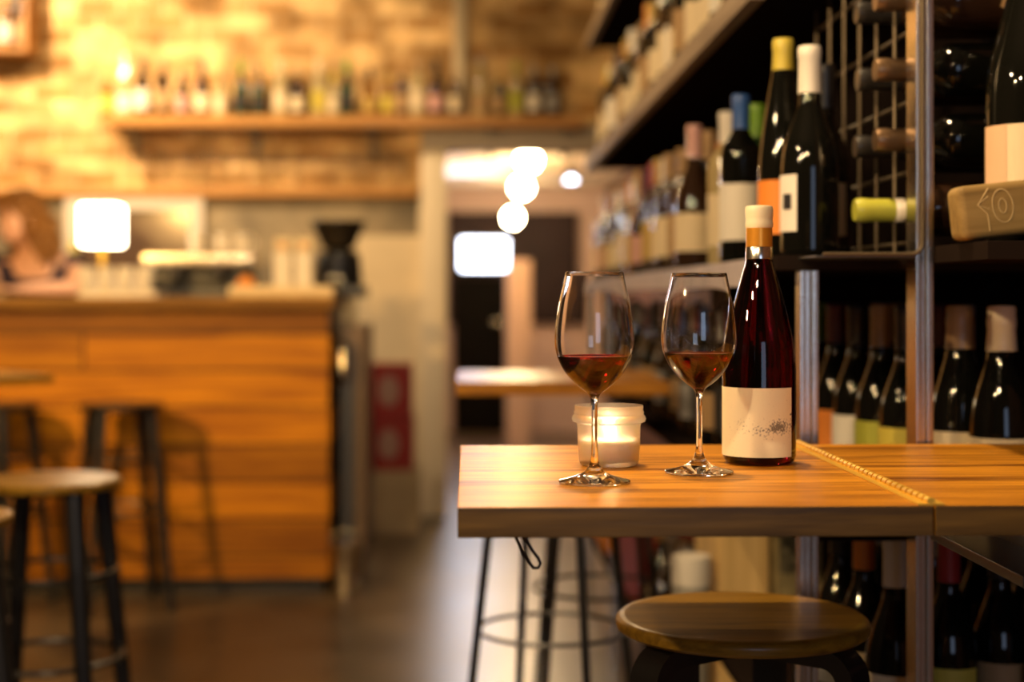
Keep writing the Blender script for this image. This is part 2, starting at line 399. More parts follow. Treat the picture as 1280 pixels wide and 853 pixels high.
# ------------------------------------------------------------------ wine glasses
OUT = [(.0296, .2147), (.0327, .199), (.0366, .183), (.0395, .163), (.0407, .148), (.0403, .139), (.0385, .130), (.0351, .1216), (.0312, .1145), (.0262, .1080), (.0200, .1015), (.0130, .0955), (.0075, .0915), (.0045, .0870)]
def catmull(P, n=4):
    o = []
    for i in range(len(P) - 1):
        p0, p1, p2, p3 = P[max(i - 1, 0)], P[i], P[i + 1], P[min(i + 2, len(P) - 1)]
        for k in range(n):
            t_ = k / n
            o.append(tuple(.5 * (2 * p1[j] + (p2[j] - p0[j]) * t_ + (2 * p0[j] - 5 * p1[j] + 4 * p2[j] - p3[j]) * t_ ** 2 + (3 * p1[j] - p0[j] - 3 * p2[j] + p3[j]) * t_ ** 3) for j in range(2)))
    o.append(P[-1]); return o
def glass_mesh(seg=64):
    outer = catmull(OUT, 3)
    stem = catmull([(.0045, .087), (.0034, .078), (.0030, .06), (.0031, .04), (.0038, .026), (.0062, .017), (.0120, .0105), (.0220, .0062), (.0320, .0036), (.0363, .0026)], 3)[1:]
    foot = [(.0367, .0018), (.0363, .0006), (.034, .0002), (.0, .0006)]
    inner = [(r - (.0009 if z > .12 else .0009 + (.12 - z) * .02), z + (0.0 if z > .12 else (.12 - z) * .06)) for r, z in catmull([q for q in OUT if q[1] > .0914], 3)]
    rim = [(.0292, .2153), (.0288, .2147)]
    prof = [(0, inner[-1][1])] + [q for q in inner[::-1] if q[0] > .0005] + rim + outer + stem + foot
    return MB().lathe(prof, seg).mesh('bowl_stem_and_foot', True, 60), inner
GM, GIN = glass_mesh()
def wine_mesh():
    zt = .129
    pr = [(r + .0003, z - .0002) for r, z in GIN if z < zt and r > .001][::-1]
    edge = [q for q in GIN if q[1] >= zt][-1]
    prof = [(0, pr[0][1])] + pr + [(edge[0] + .0003, zt + .0006), (edge[0] - .0008, zt + .0002), (edge[0] - .003, zt - .0006), (0, zt - .0006)]
    return MB().lathe(prof, 64).mesh('wine', True, 50)
WM = wine_mesh()
for (u, v, d, lab) in ((743, 604, 1.551, 'stemmed glass of red wine standing in front of the candle jar'),
                       (874, 592.5, 1.635, 'stemmed glass of red wine standing beside the labelled red bottle')):
    p = W(u, v, d); p.z = TZ + .0003
    g = thing('wine_glass', lab, 'wine glass', p, group='glasses of red wine on the table')
    put('bowl_stem_and_foot', GM, M['glass'], g); put('wine', WM, M['wine'], g)

# ------------------------------------------------------------------ the red bottle
p = W(949, 579, 1.736); p.z = TZ + .0003
b = thing('wine_bottle', 'bottle of red wine with parchment label and cream wax top on table', 'bottle', p)
cut = lambda P, lo, hi: [q for q in P if lo <= q[1] <= hi]
prof = [(0, .012), (.012, .010), (.026, .003), (.033, .0006), (.0375, .0015), (.0405, .005), (.0415, .010), (.0416, .05), (.0416, .105)] + \
       catmull([(.0412, .112), (.0385, .140), (.0310, .173), (.0224, .205), (.0158, .228), (.0142, .240), (.0140, .262), (.0142, .286), (.0138, .2895)], 4) + [(0, .2898)]
part('glass_body', MB().lathe(prof, 72), M['redbottle'], b)
part('wax_cap', MB().lathe([(.0146, .268), (.0158, .2695), (.0157, .275), (.0150, .2775), (.0156, .280), (.0159, .286), (.0157, .2905), (.0146, .293), (.010, .2938), (0, .294)], 48), M['wax'], b)
part('amber_band', MB().lathe([(.0146, .2465), (.0151, .2468), (.0150, .2678), (.0146, .268)], 48), M['foilorange'], b)
part('silver_band', MB().lathe([(.0151, .2325), (.0157, .2330), (.0152, .2460), (.0148, .2465)], 48), M['foilsilver'], b)
cen = math.atan2(-p.y, -p.x)     # direction towards the camera
la0, la1 = cen - math.radians(104), cen + math.radians(58)
def lpx(u): return (u - 949) / 1094
spots = [(lpx(965), 0, (579 - 531) / 1094, .020, .0125, .46), (lpx(945), 0, (579 - 534) / 1094, .034, .011, .22), (lpx(922), 0, (579 - 530) / 1094, .012, .012, .16),
         (lpx(982), 0, (579 - 530) / 1094, .007, .012, .30), (lpx(982), 0, (579 - 516) / 1094, .0022, .0018, 1.2), (lpx(948), 0, (579 - 545) / 1094, .009, .004, .25)]
part('paper_label', patch(.04175, .0098, .0875, la0, la1, 48), label_mat('parchment label', (.95, .86, .62), spots), b)

# ------------------------------------------------------------------ candle jar
p = W(761, 582, 1.712); p.z = TZ + .0003
candle_at = p.copy()
j = thing('candle_jar', 'squat glass jar with a burning candle between the two wine glasses', 'candle', p)
jo = [(.030, .0002), (.0318, .0012), (.0335, .005), (.0345, .014), (.0352, .030), (.0356, .044), (.0362, .0475), (.0408, .0495), (.0418, .0525), (.0408, .0555), (.0392, .0575), (.0396, .060), (.0384, .0625), (.0388, .0655), (.0384, .0675)]
ji = [(.0364, .0675), (.0360, .058), (.0345, .050), (.0332, .044), (.0326, .014), (.0312, .006), (.0, .0045)]
part('jar', MB().lathe([(0, .0012)] + jo + ji, 72), M['jarglass'], j)
part('candle', MB().lathe([(0, .0055), (.0295, .0065), (.0312, .012), (.0318, .027), (.0308, .0288), (.024, .0292), (.016, .027), (0, .026)], 48), M['candlewax'], j)
part('wick', MB().tube([(.002, 0, .0255), (.0022, 0, .0305)], .0007, 6), M['wick'], j)
part('flame', MB().lathe([(0, .0290), (.0028, .0310), (.0050, .0345), (.0050, .038), (.0032, .044), (.0010, .049), (0, .0505)], 16, (.0022, 0, 0)), M['flame'], j)

# ------------------------------------------------------------------ stools
SZ = .766
def seat_mb(r=.16, th=.021, z=SZ):
    return MB().lathe([(0, z - th), (r - .006, z - th), (r - .001, z - th + .004), (r, z - th + .010), (r - .001, z - .004), (r - .005, z - .0006), (r - .012, z), (0, z)], 72)
p = W(927, 768, 1.87); p.z = 0; SZ0 = SZ; SZ = .7775
s = thing('bent_leg_stool', 'round wooden stool on black bent plywood legs tucked under the table', 'stool', p, (0, 0, -TH))
part('seat', seat_mb(.155, .019, SZ), M['seat'], s)
path = [(.045, SZ - .033)] + [(.05 + .02 * k, SZ - .033) for k in range(4)] + [(.118 + .03 * math.sin(a), SZ - .063 + .03 * math.cos(a)) for a in [i * PI / 16 for i in range(9)]] + [(.149, .5), (.150, .25), (.152, 0.0005)]
for a in (216, 322, 66, 114):
    part('leg', MB().strip(path, .046, .022, math.radians(a)), M['blackwood'], s)
SZ = SZ0
def bar_stool(u, d, rot, label, seatm, lr=.022, lr2=.016, ring=.37):
    p = W(u, 370, d); p.z = 0
    s = thing('bar_stool', label, 'stool', p, (0, 0, rot), group='black legged bar stools')
    part('seat', seat_mb(.16, .02), seatm, s)
    part('seat_plate', MB().lathe([(0, SZ - .026), (.13, SZ - .026), (.135, SZ - .0205), (0, SZ - .0205)], 32), M['black'], s)
    for a in range(4):
        an = a * PI / 2
        ca, sa = math.cos(an), math.sin(an)
        part('leg', MB().tube([(.128 * ca, .128 * sa, SZ - .021), (.215 * ca, .215 * sa, 0.001)], lr, 10, r2=lr2), M['black'], s)
    rr = .128 + (.215 - .128) * (SZ - ring) / SZ - .012
    part('footrest_ring', MB().tube([(rr * math.cos(k * PI / 16), rr * math.sin(k * PI / 16), ring) for k in range(32)], .007 if lr > .01 else .0042, 8, True), M['steeldark'], s)
    if lr > .01: part('brace_ring', MB().tube([(.148 * math.cos(k * PI / 16), .148 * math.sin(k * PI / 16), .56) for k in range(32)], .006, 8, True), M['black'], s)
    return s
bar_stool(60, 3.37, math.radians(-50), 'bar stool with olive wood seat in front of the plank bar', M['seat'])
bar_stool(-97, 2.8, math.radians(-12), 'bar stool cut off by the frame at lower corner, only a leg showing', M['seat'])
bar_stool(152, 5.72, math.radians(-20), 'bar stool with black seat casting an arched shadow on the bar', M['black'])
bar_stool(-6, 5.70, math.radians(28), 'black bar stool beside the small square table near the bar', M['black'])
bar_stool(690, 2.92, math.radians(20), 'bar stool whose black legs show under the folding table end', M['seat'], .0085, .0075, .53)
bar_stool(748, 3.34, math.radians(45), 'bar stool behind another under the table, beside the wine boxes', M['seat'], .0085, .0075, .53)

# far folding table fixed to the rack
fy0, fy1, fx0 = 3.36, 3.90, XU(570, 3.36)
t = thing('folding_table', 'far wooden table flap jutting from the wine rack behind the glasses', 'table', (fx0, fy0, TZ))
part('tabletop', MB().box((0, 0, -.03), (.448 - fx0, fy1 - fy0, 0), .002), M['table'], t)
part('folding_bracket', MB().box((.25, .25, -.045), (.448 - fx0, .28, -.031)), M['black'], t)

# small square table at the left
pc = W(62, 456, 4.15)
t = thing('square_table', 'small pale square table corner jutting in front of the plank bar', 'table', (pc.x - .36, pc.y + .02, 0), (0, 0, math.radians(38)))
part('tabletop', MB().box((-.27, -.27, TZ - .045), (.27, .27, TZ - .025), .003), M['seat'], t)
part('pedestal', MB().tube([(0, 0, .02), (0, 0, TZ - .046)], .03, 16), M['black'], t)
part('base', MB().lathe([(0, 0.001), (.2, .001), (.2, .012), (.05, .022), (0, .022)], 32), M['black'], t)

# ------------------------------------------------------------------ bottles
BOT = {}
def bottle_kind(name, prof, cap, lab, hgt):
    g = MB().lathe(prof, 32).mesh('glass_body', True, 50)
    cp = MB().lathe(cap, 24).mesh('capsule', True, 50)
    lb = patch(lab[0], lab[1], lab[2], -math.radians(78), math.radians(78), 20).mesh('paper_label', True, 50)
    BOT[name] = (g, cp, lb, hgt)
def capsule(r0, r1, z0, z1):
    return [(r0, z0), (r0 + .0008, z0 + .0003), (r1 + .0006, z1 - .018), (r1 + .0014, z1 - .015), (r1 + .0014, z1 - .004), (r1, z1 + .0006), (0, z1 + .001)]
def pun(r): return [(0, .02), (r * .5, .012), (r * .8, .002), (r * .92, .0), (r * .99, .004), (r, .010)]
bottle_kind('burgundy', pun(.041) + catmull([(.041, .10), (.0408, .125), (.037, .155), (.029, .180), (.0205, .203), (.0152, .225), (.0145, .28), (.0150, .298)], 3) + [(0, .299)],
            capsule(.0156, .0152, .232, .299), (.0414, .035, .115), .30)
bottle_kind('bordeaux', pun(.0372) + catmull([(.0372, .12), (.0372, .185), (.034, .205), (.023, .222), (.0152, .236), (.0142, .255), (.0145, .298)], 3) + [(0, .299)],
            capsule(.0150, .0150, .238, .299), (.0376, .04, .14), .30)
bottle_kind('flute', pun(.037) + catmull([(.037, .10), (.0365, .14), (.031, .19), (.022, .245), (.0150, .29), (.0140, .326)], 3) + [(0, .327)],
            capsule(.0162, .0145, .262, .327), (.0374, .035, .115), .327)
bottle_kind('champagne', pun(.044) + catmull([(.044, .10), (.0436, .13), (.038, .17), (.028, .205), (.020, .235), (.0178, .26), (.0180, .298)], 3) + [(0, .299)],
            [(.0205, .238), (.0212, .2384), (.0190, .268), (.0200, .272), (.0200, .282), (.0190, .285), (.0195, .297), (.017, .3005), (0, .301)], (.0444, .04, .12), .30)
DG = {'black': flat('black green bottle glass', (.004, .004, .003), .04, coat=.12, spec=.4), 'green': flat('green bottle glass', (.018, .045, .012), .05, coat=.5),
      'amber': flat('amber bottle glass', (.22, .09, .012), .06, coat=.5), 'clear': flat('pale bottle glass', (.42, .33, .16), .06, coat=.5),
      'brown': flat('brown bottle glass', (.03, .014, .007), .05, coat=.2)}
PC = {'white': (.80, .74, .64), 'cream': (.76, .62, .40), 'yellow': (.62, .50, .07), 'green': (.15, .30, .02), 'blue': (.03, .10, .34), 'orange': (.78, .24, .03), 'tan': (.42, .26, .12),
      'red': (.42, .03, .03), 'pink': (.62, .34, .30), 'grey': (.30, .29, .28), 'black': (.02, .018, .018), 'gold': (.50, .33, .08), 'burgundy': (.12, .02, .03), 'lime': (.42, .42, .05)}
PM = {k: flat(k + ' label paper', v, .6) for k, v in PC.items()}
CM = {k: flat(k + ' capsule foil', v, .38, .0, coat=.25) for k, v in PC.items()}
HGT = {}
def bottle(kind, loc, glass, cap, lab, text, group, rz=None, rot=None, name='wine_bottle', s=1.0, face=None, extra=None):
    g, cp, lb, h = BOT[kind]
    if rz is None:
        rz = math.atan2(-loc[1], -loc[0]) + (face if face is not None else random.uniform(-.5, .5))
    o = thing(name, text, 'bottle', loc, rot if rot else (0, 0, rz), group)
    if s != 1: o.scale = (min(1, s), min(1, s), s)
    put('glass_body', g, DG[glass], o); put('capsule', cp, cap if not isinstance(cap, str) else CM[cap], o)
    if lab: put('paper_label', lb, PM[lab], o)
    return o

# ------------------------------------------------------------------ wine rack
RX = .45; MIDZ = 1.225; LOZ = .855; LLZ = .53; FLZ = .30; UPZ = 1.69; TOPZ = 2.16; RY1 = 5.85; GX = .594
r = thing('wine_rack', 'long steel and board wine rack filling the wall beside the table', 'rack', (RX, 1.96, 0))
ox = Vector((RX, 1.96, 0))
def rb(*boxes, bev=.001):
    m_ = MB()
    for lo, hi in boxes: m_.box(Vector(lo) - ox, Vector(hi) - ox, bev)
    return m_
def post(x0, y0, x1, y1, z1):
    # open channel section: two flanges and a web
    return part('steel_post', rb(((x0, y0, 0), (x0 + .0085, y1, z1)), ((x1 - .0085, y0, 0), (x1, y1, z1)), ((x0 + .0085, y0 + .004, 0), (x1 - .0085, y1, z1))), M['steel'], r)
post(.583, 1.962, .606, 2.007, 3.0)
post(RX - .006, 2.02, RX + .019, 2.05, 1.204)
for y in (4.74, 5.8): post(RX + .002, y, RX + .026, y + .03, 1.204)
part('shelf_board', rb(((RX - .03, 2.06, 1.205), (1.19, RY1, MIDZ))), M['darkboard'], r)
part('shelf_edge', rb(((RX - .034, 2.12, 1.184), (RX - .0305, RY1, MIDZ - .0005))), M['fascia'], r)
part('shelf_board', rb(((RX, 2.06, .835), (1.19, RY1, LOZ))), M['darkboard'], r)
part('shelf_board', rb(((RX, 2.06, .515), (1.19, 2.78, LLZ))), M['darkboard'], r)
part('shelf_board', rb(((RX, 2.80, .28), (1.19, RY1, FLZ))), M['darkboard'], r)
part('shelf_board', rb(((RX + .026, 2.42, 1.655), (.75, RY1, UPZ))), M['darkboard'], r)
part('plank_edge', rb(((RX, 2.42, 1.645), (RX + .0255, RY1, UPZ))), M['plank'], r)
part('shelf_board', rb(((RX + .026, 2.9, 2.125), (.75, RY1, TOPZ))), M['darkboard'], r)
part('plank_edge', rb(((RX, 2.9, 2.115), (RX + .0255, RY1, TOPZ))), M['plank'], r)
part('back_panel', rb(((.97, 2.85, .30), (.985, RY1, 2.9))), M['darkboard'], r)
# rod with rounded corner along the front of the shelf
z0 = 1.224
rod = [(.5895, 1.957, 2.95), (.5895, 1.957, z0 + .014)] + [(.5895 - .014 + .014 * math.cos(a), 1.957, z0 + .014 - .014 * math.sin(a)) for a in (PI / 8, PI / 4, 3 * PI / 8, PI / 2)] + [(RX + .01, 1.957, z0)]
part('edge_rod', MB().tube([Vector(q) - ox for q in rod], .0026, 8), M['wire'], r)
part('edge_rail', rb(((RX, 1.957, 1.2195), (.582, 2.058, 1.2225)), ), M['steeldark'], r)
part('shelf_board', rb(((.607, 1.76, 1.2125), (1.19, 2.058, 1.2345))), M['darkboard'], r)
# wire grid panel whose plane runs away from the viewer
GY = [2.10 + .095 * k for k in range(6)]; GZ = [1.242 + .0955 * k for k in range(18)]
gb = MB()
for y in GY: gb.tube([Vector((GX, y, 1.226)) - ox, Vector((GX, y, 2.9)) - ox], .0028, 6)
for z in GZ: gb.tube([Vector((GX + .005, 2.0, z)) - ox, Vector((GX + .005, GY[-1], z)) - ox], .003, 6)
part('wire_grid', gb, M['wire'], r)
gb = MB()
for z in GZ: gb.tube([Vector((.84, 2.0, z)) - ox, Vector((.84, GY[-1], z)) - ox], .003, 6)
for y in GY[::3]: gb.tube([Vector((.845, y, 1.226)) - ox, Vector((.845, y, 2.9)) - ox], .003, 6)
part('wire_grid', gb, M['wire'], r)

# lying bottles: necks poke through the grid towards the aisle
LYC = {'tan': flat('dull copper foil', (.20, .125, .07), .32, .7), 'grey': flat('dull grey foil', (.10, .09, .08), .4, .5)}
cyc = [('black', 'brown'), ('grey', 'black'), ('black', 'black'), ('black', 'brown')]
rows = ['lowest', 'second lowest', 'middle', 'second highest', 'highest']
for cidx, y in enumerate((2.0525, 2.1475)):
    for k in range(5):
        z = GZ[k] + .0985 - .0955 + .0415 + .003 if False else GZ[k] + .0445
        if (cidx == 1 and k == 0) or (cidx == 3 and k < 3): continue
        cap, gl = cyc[(k + cidx) % 4]
        if cidx == 0: cap = ['lime', 'tan', 'tan', 'tan', 'tan'][k]
        what = 'lime yellow' if cap == 'lime' else cap
        bx = .853 if not (cidx == 0 and k == 0) else .825
        if cidx: bx += random.uniform(-.012, .012)
        col = ['first', 'second', 'third', 'fourth'][cidx]
        o = bottle('bordeaux', (bx, y, z), gl, LYC.get(cap, cap), None, f'lying bottle with {what} capsule, {rows[k]} row, {col} column behind the steel post', 'bottles lying in the wire grid', rot=(0, -PI / 2, 0))
        if cidx == 0 and k == 0:
            part('white_band', MB().lathe([(.0152, .228), (.0166, .229), (.0164, .245), (.0156, .246)], 24), CM['white'], o)
        if cidx == 0 and k in (2, 3):
            # folded paper tag hanging off the body
            part('paper_tag', MB().box((-.026, -.040, .085), (.020, -.0388, .135), 0, (0, .35, 0)), PM['tan'], o)

GRP_M = 'bottles on the middle rack shelf'
mid = [  # u, depth, kind, glass, capsule, label, scale
 (1012, 2.165, 'burgundy', 'black', 'white', 'white', 1.0), (979, 2.27, 'flute', 'black', 'yellow', 'orange', 1.0), (1031, 2.34, 'burgundy', 'black', 'black', 'tan', 1.0),
 (926, 2.62, 'bordeaux', 'black', 'blue', 'white', .97), (946, 2.80, 'bordeaux', 'green', 'green', 'red', .99), (909, 2.94, 'bordeaux', 'clear', 'white', 'cream', 1.0),
 (868, 3.12, 'burgundy', 'brown', 'pink', 'cream', .98), (886, 3.28, 'bordeaux', 'black', 'tan', 'white', 1.0), (900, 3.40, 'bordeaux', 'amber', 'orange', 'orange', .95)]
words = lambda c: c
for i, (u, d, k, gl, cp, lb, s_) in enumerate(mid):
    p = W(u, 370, d)
    if lb == 'white' and i == 0: txt = 'tall black bottle with white capsule and pictured label, at front of middle shelf'
    else: txt = f'{gl} glass bottle with {cp} capsule and {lb} label near front of middle shelf'
    o = bottle(k, (p.x, p.y, MIDZ + .0008), gl, cp, lb, txt, GRP_M, s=s_, face=-1.8 if i == 0 else (-1.0 if i == 1 else -.5))
    if i == 0: part('label_picture', patch(.0419, .066, .088, .75, 1.15, 12), PM['black'], o)
seq = [('bordeaux', 'brown', 'tan', 'tan'), ('burgundy', 'black', 'white', 'cream'), ('bordeaux', 'black', 'red', 'gold'), ('burgundy', 'amber', 'gold', 'gold'), ('bordeaux', 'green', 'orange', 'cream'),
       ('bordeaux', 'brown', 'tan', 'cream'), ('bordeaux', 'brown', 'gold', 'gold'), ('burgundy', 'black', 'burgundy', 'pink'), ('bordeaux', 'black', 'white', 'cream')]
def run(y0, y1, step, z, xs, where, grp, pool, jit=.012, start=0, cats=None, wmin=0):
    n = 0; y = y0
    while y < y1 and n < 40:
        for ri, x in enumerate(xs):
            k, gl, cp, lb = pool[(n * 5 + ri * 2 + start) % len(pool)]
            rowt = '' if len(xs) == 1 else (', aisle row' if ri == 0 else ', rear row')
            txt = f'{gl} bottle with {cp} capsule, {ORD[n]} from the table {where}{rowt}'
            bottle(k, (x + random.uniform(-jit, jit), y + random.uniform(-.008, .008) + ri * .04, z + .0008), gl, cp, lb, txt, grp, s=random.choice([.94, .97, 1, 1]), face=random.uniform(-.6, .1))
        y += step; n += 1
run(3.58, 5.75, .125, MIDZ, (.50, .60), 'along the middle shelf', GRP_M, seq, .010)

# lower shelf: bottles behind the table
GRP_L = 'bottles on the lower rack shelf'
low = [(2.30, 'black', 'yellow'), (2.42, 'tan', 'lime'), (2.545, 'black', 'white'), (2.665, 'burgundy', 'orange'), (2.785, 'green', 'cream')]
for i, (y, cp, lb) in enumerate(low):
    bottle('burgundy', (.668 - .006 * i, y, LOZ + .0008), 'black', cp, lb, f'black bottle with {lb} label and {cp} capsule, {ORD[i]} from the steel post, lower shelf', GRP_L, face=-.35)
    bottle('burgundy', (.775, y + .055, LOZ + .0008), 'black', ['grey', 'burgundy', 'black', 'tan', 'grey'][i], ['cream', 'white', 'tan', 'cream', 'white'][i],
           f'black bottle in the rear row behind the {ORD[i]} bottle of the lower shelf', GRP_L, face=-.3)
run(2.96, 5.75, .13, LOZ, (.535,), 'along the lower shelf aisle side', GRP_L, [('burgundy', 'black', 'burgundy', 'grey'), ('bordeaux', 'black', 'grey', 'black'), ('burgundy', 'black', 'black', 'tan'), ('bordeaux', 'black', 'blue', 'black')])
# two foil topped bottles standing behind the counter
p = W(1252, 370, 2.10); bottle('champagne', (p.x, p.y, LOZ + .0008), 'black', 'cream', 'cream', 'dark sparkling bottle with cream foil top behind the counter beyond the steel post', GRP_L, face=-.2)
o = bpy.context.scene.objects['wine_bottle'] if False else None
p = W(1200, 370, 2.20); bottle('champagne', (p.x, p.y, LOZ + .0008), 'black', 'tan', 'cream', 'dark bottle with tan foil top half hidden by the steel post', GRP_L, face=-.2)
p = W(1300, 370, 2.32); bottle('champagne', (p.x, p.y, LOZ + .0008), 'black', 'cream', 'cream', 'dark foil topped bottle at the edge behind the cream foil one', GRP_L, face=-.2)
# bottles under the counter
GRP_U = 'bottles under the counter'
und = [(1118, 2.13, 'white', 'cream', 'white capsule, just before the steel post'), (1080, 2.27, 'orange', 'cream', 'orange capsule and cream label, beside the stool seat'), (1050, 2.40, 'black', 'grey', 'black capsule, behind the stool seat'),
       (1186, 2.17, 'red', 'yellow', 'red capsule and yellow label, just past the steel post'), (1250, 2.20, 'black', 'tan', 'plain black capsule, second past the steel post'), (1322, 2.13, 'burgundy', 'tan', 'burgundy capsule, third past the steel post'),
       (1165, 2.38, 'tan', 'cream', 'tan capsule, directly behind the steel post'), (1225, 2.40, 'grey', 'tan', 'grey capsule, rear row past the steel post'), (1290, 2.42, 'black', 'black', 'all black, rear row past the steel post'),
       (1105, 2.5, 'grey', 'tan', 'grey capsule, rear row before the steel post')]
for u, d, cp, lb, t_ in und:
    p = W(u, 370, d); bottle('burgundy', (p.x, p.y, LLZ + .0008), 'black', cp, lb, 'dark bottle under the counter with ' + t_ if not t_.startswith('all') else 'dark bottle under the counter, ' + t_, GRP_U, face=-.25)

# upper plank: cream boxes and bottles
up = [('burgundy', 'black', 'white', 'cream'), ('bordeaux', 'brown', 'tan', 'cream'), ('bordeaux', 'black', 'black', 'white'), ('burgundy', 'brown', 'orange', 'cream'), ('bordeaux', 'black', 'gold', 'tan'), ('bordeaux', 'black', 'yellow', 'cream')]
run(2.55, 5.75, .115, UPZ, (.515,), 'along the upper plank', 'bottles on the upper rack plank', up, .012)
run(3.3, 5.75, .17, TOPZ, (.53,), 'along the topmost plank', 'bottles on the topmost rack plank', up, .012, 2)

# low shelf: gift tube, pine wine box, cartons
p = W(864, 370, 3.0)
t = thing('gift_tube', 'pale grey bottle gift tube with white lid beside the pine box', 'tube', (p.x, p.y, FLZ + .0005))
part('tube', MB().lathe([(0, 0), (.036, 0), (.0375, .002), (.0375, .30), (0, .30)], 32), flat('pale grey card', (.42, .40, .34), .5), t)
part('lid', MB().lathe([(.0385, .300), (.0395, .301), (.0395, .350), (.037, .357), (0, .358)], 32), PM['white'], t)
p0, p1 = W(897, 370, 3.0), W(962, 370, 3.0)
t = thing('wine_box', 'tall pine wine box standing on the low shelf behind the stool', 'box', (p0.x, p0.y, FLZ + .0005))
wx = p1.x - p0.x
part('box_body', MB().box((0, 0, 0), (wx, .30, .46), .002), M['crate'], t)
part('sliding_lid', MB().box((.006, -.004, .006), (wx - .006, -.0005, .452), .001), M['crate'], t)
p0 = W(972, 370, 2.95)
t = thing('wine_box', 'grey green printed wine carton squeezed beside the pine box', 'box', (p0.x, p0.y, FLZ + .0005))
part('box_body', MB().box((0, 0, 0), (.085, .28, .46), .002), flat('grey green card', (.26, .21, .10), .6, vary=.5, bscale=30), t)
part('printed_band', MB().box((.004, -.0012, .33), (.081, -.0004, .44)), flat('dark printed band', (.10, .085, .05), .6, vary=.9, bscale=60), t)
lows = [(3.25, .40, 'grey', 'bottle'), (3.42, 0, 'white', 'bottle'), (3.60, 0, 'pink', 'bottle')]
run(3.42, 4.06, .13, FLZ, (.505, .61), 'along the low shelf', 'bottles on the low rack shelf', [('burgundy', 'black', 'grey', 'white'), ('bordeaux', 'brown', 'white', 'grey'), ('burgundy', 'black', 'tan', 'cream')])
for y, w_, h_, mm, t_ in ((4.12, .54, .24, M['red'], 'long red carton on the low rack shelf beyond the stools'), (5.12, .56, .23, flat('orange card', (.62, .22, .03), .6), 'orange carton on the low rack shelf towards the doorway')):
    t = thing('carton', t_, 'box', (RX + .012, y, FLZ + .0005), group='cartons on the low rack shelf')
    part('box_body', MB().box((0, 0, 0), (.18, w_, h_ - .03), .003), mm, t)
    part('lid', MB().box((-.003, -.003, h_ - .0295), (.183, w_ + .003, h_), .003), mm, t)
# large bottle and pale wooden block on the right-hand bay
BAYZ = 1.2345
p = W(1291, 370, 1.95)
big = thing('large_bottle', 'oversized dark wine bottle with cream label behind the pale wooden block', 'bottle', (p.x, p.y, BAYZ + .0006), (0, 0, math.atan2(-p.y, -p.x)))
part('glass_body', MB().lathe(pun(.0585) + catmull([(.0585, .10), (.0585, .19), (.0555, .223), (.047, .262), (.033, .315), (.022, .355), (.019, .40), (.019, .45)], 4) + [(0, .451)], 64), DG['black'], big)
part('paper_label', patch(.0589, .05, .151, -1.35, 1.2, 30), PM['cream'], big)
part('label_panel', patch(.0594, .05, .151, -1.32, -.55, 16), flat('peach label panel', (.72, .46, .28), .6), big)
part('capsule', MB().lathe([(.0205, .37), (.0212, .371), (.0202, .43), (.0215, .432), (.0215, .446), (.019, .452), (0, .4525)], 32), CM['black'], big)
q = W(1203, 301, 1.83)
blk = thing('wooden_block', 'pale rounded wooden block with a chalky drawn mark beside the steel post', 'block', (q.x, q.y, BAYZ + .0006), (0, math.radians(-6), -TH))
part('block_body', MB().box((0, 0, .001), (.20, .05, .067), .010, seg=4), M['block'], blk)
k_ = 1.83 / F
def bp(u, v): return ((u - 1203) * k_ + .001, .0001, (301 - v) * k_ + .002 - (u - 1203) * k_ * .1)
mk = MB()
for pl in ([(1241, 236), (1226, 257), (1240, 262)], [(1226, 257), (1237, 268), (1238, 290)], [(1226, 257), (1240, 246)]):
    mk.tube([bp(*x) for x in pl], .0010, 6)
for rx, ry in ((13, 21), (5, 9)):
    mk.tube([bp(1257 + rx * math.cos(a), 258 + ry * math.sin(a)) for a in [i * PI / 10 for i in range(20)]], .0009, 6, True)
part('drawn_mark', mk, flat('pale chalk', (.46, .34, .16), .8), blk)

# ------------------------------------------------------------------ the bar
BY = 6.0; BX1 = XU(412, BY)
BTZ = 1.164
br_ = thing('bar', 'long bar clad in orange horizontal planks with a wooden top', 'bar counter', (BX1, BY, 0))
part('plank_front', MB().box((-2.7 - BX1, 0, .06), (0, .62, 1.118), .004), M['bar'], br_)
part('plinth', MB().box((-2.7 - BX1, .04, 0), (-.03, .6, .06)), M['black'], br_)
part('bar_top', MB().box((-2.72 - BX1, -.06, 1.1185), (.02, .70, BTZ), .005), M['bartop'], br_)
def bz(v, d): return EYE + (370 - v) / F * d

# steel fridge at the bar end
fr = thing('bar_fridge', 'narrow dark steel fridge standing at the end of the bar', 'fridge', (BX1 + .03, 6.12, 0))
fw = XU(456, 6.12) - BX1 - .03
part('body', MB().box((0, 0, .05), (fw, .5, 1.05), .006), flat('brown steel side', (.16, .11, .07), .4, .4), fr)
dn = part('door', MB().box((.006, -.025, .08), (fw * .55, -.001, .98), .004), M['steeldark'], fr)
part('handle', MB().tube([(fw * .2, -.028, .83), (fw * .2, -.06, .85), (fw * .2, -.06, .95), (fw * .2, -.028, .97)], .02, 12), M['steel'], dn)
for sx in (.02, fw - .02):
    part('foot', MB().lathe([(0, .001), (.02, .001), (.018, .05), (0, .05)], 16, (sx, .04, 0)), M['steel'], fr)
sbk = thing('steel_bucket', 'small shiny steel bucket on the floor at the bar end', 'bucket', W(433, 370, 5.95) - Vector((0, 0, EYE)))
part('pail', MB().lathe([(0, .001), (.045, .001), (.062, .20), (.065, .204), (.060, .204), (.043, .006), (0, .006)], 32), M['steel'], sbk)
part('handle', MB().tube([(.066 * math.cos(a), 0, .20 + .05 * math.sin(a)) for a in [i * PI / 12 for i in range(13)]], .003, 6), M['steel'], sbk)

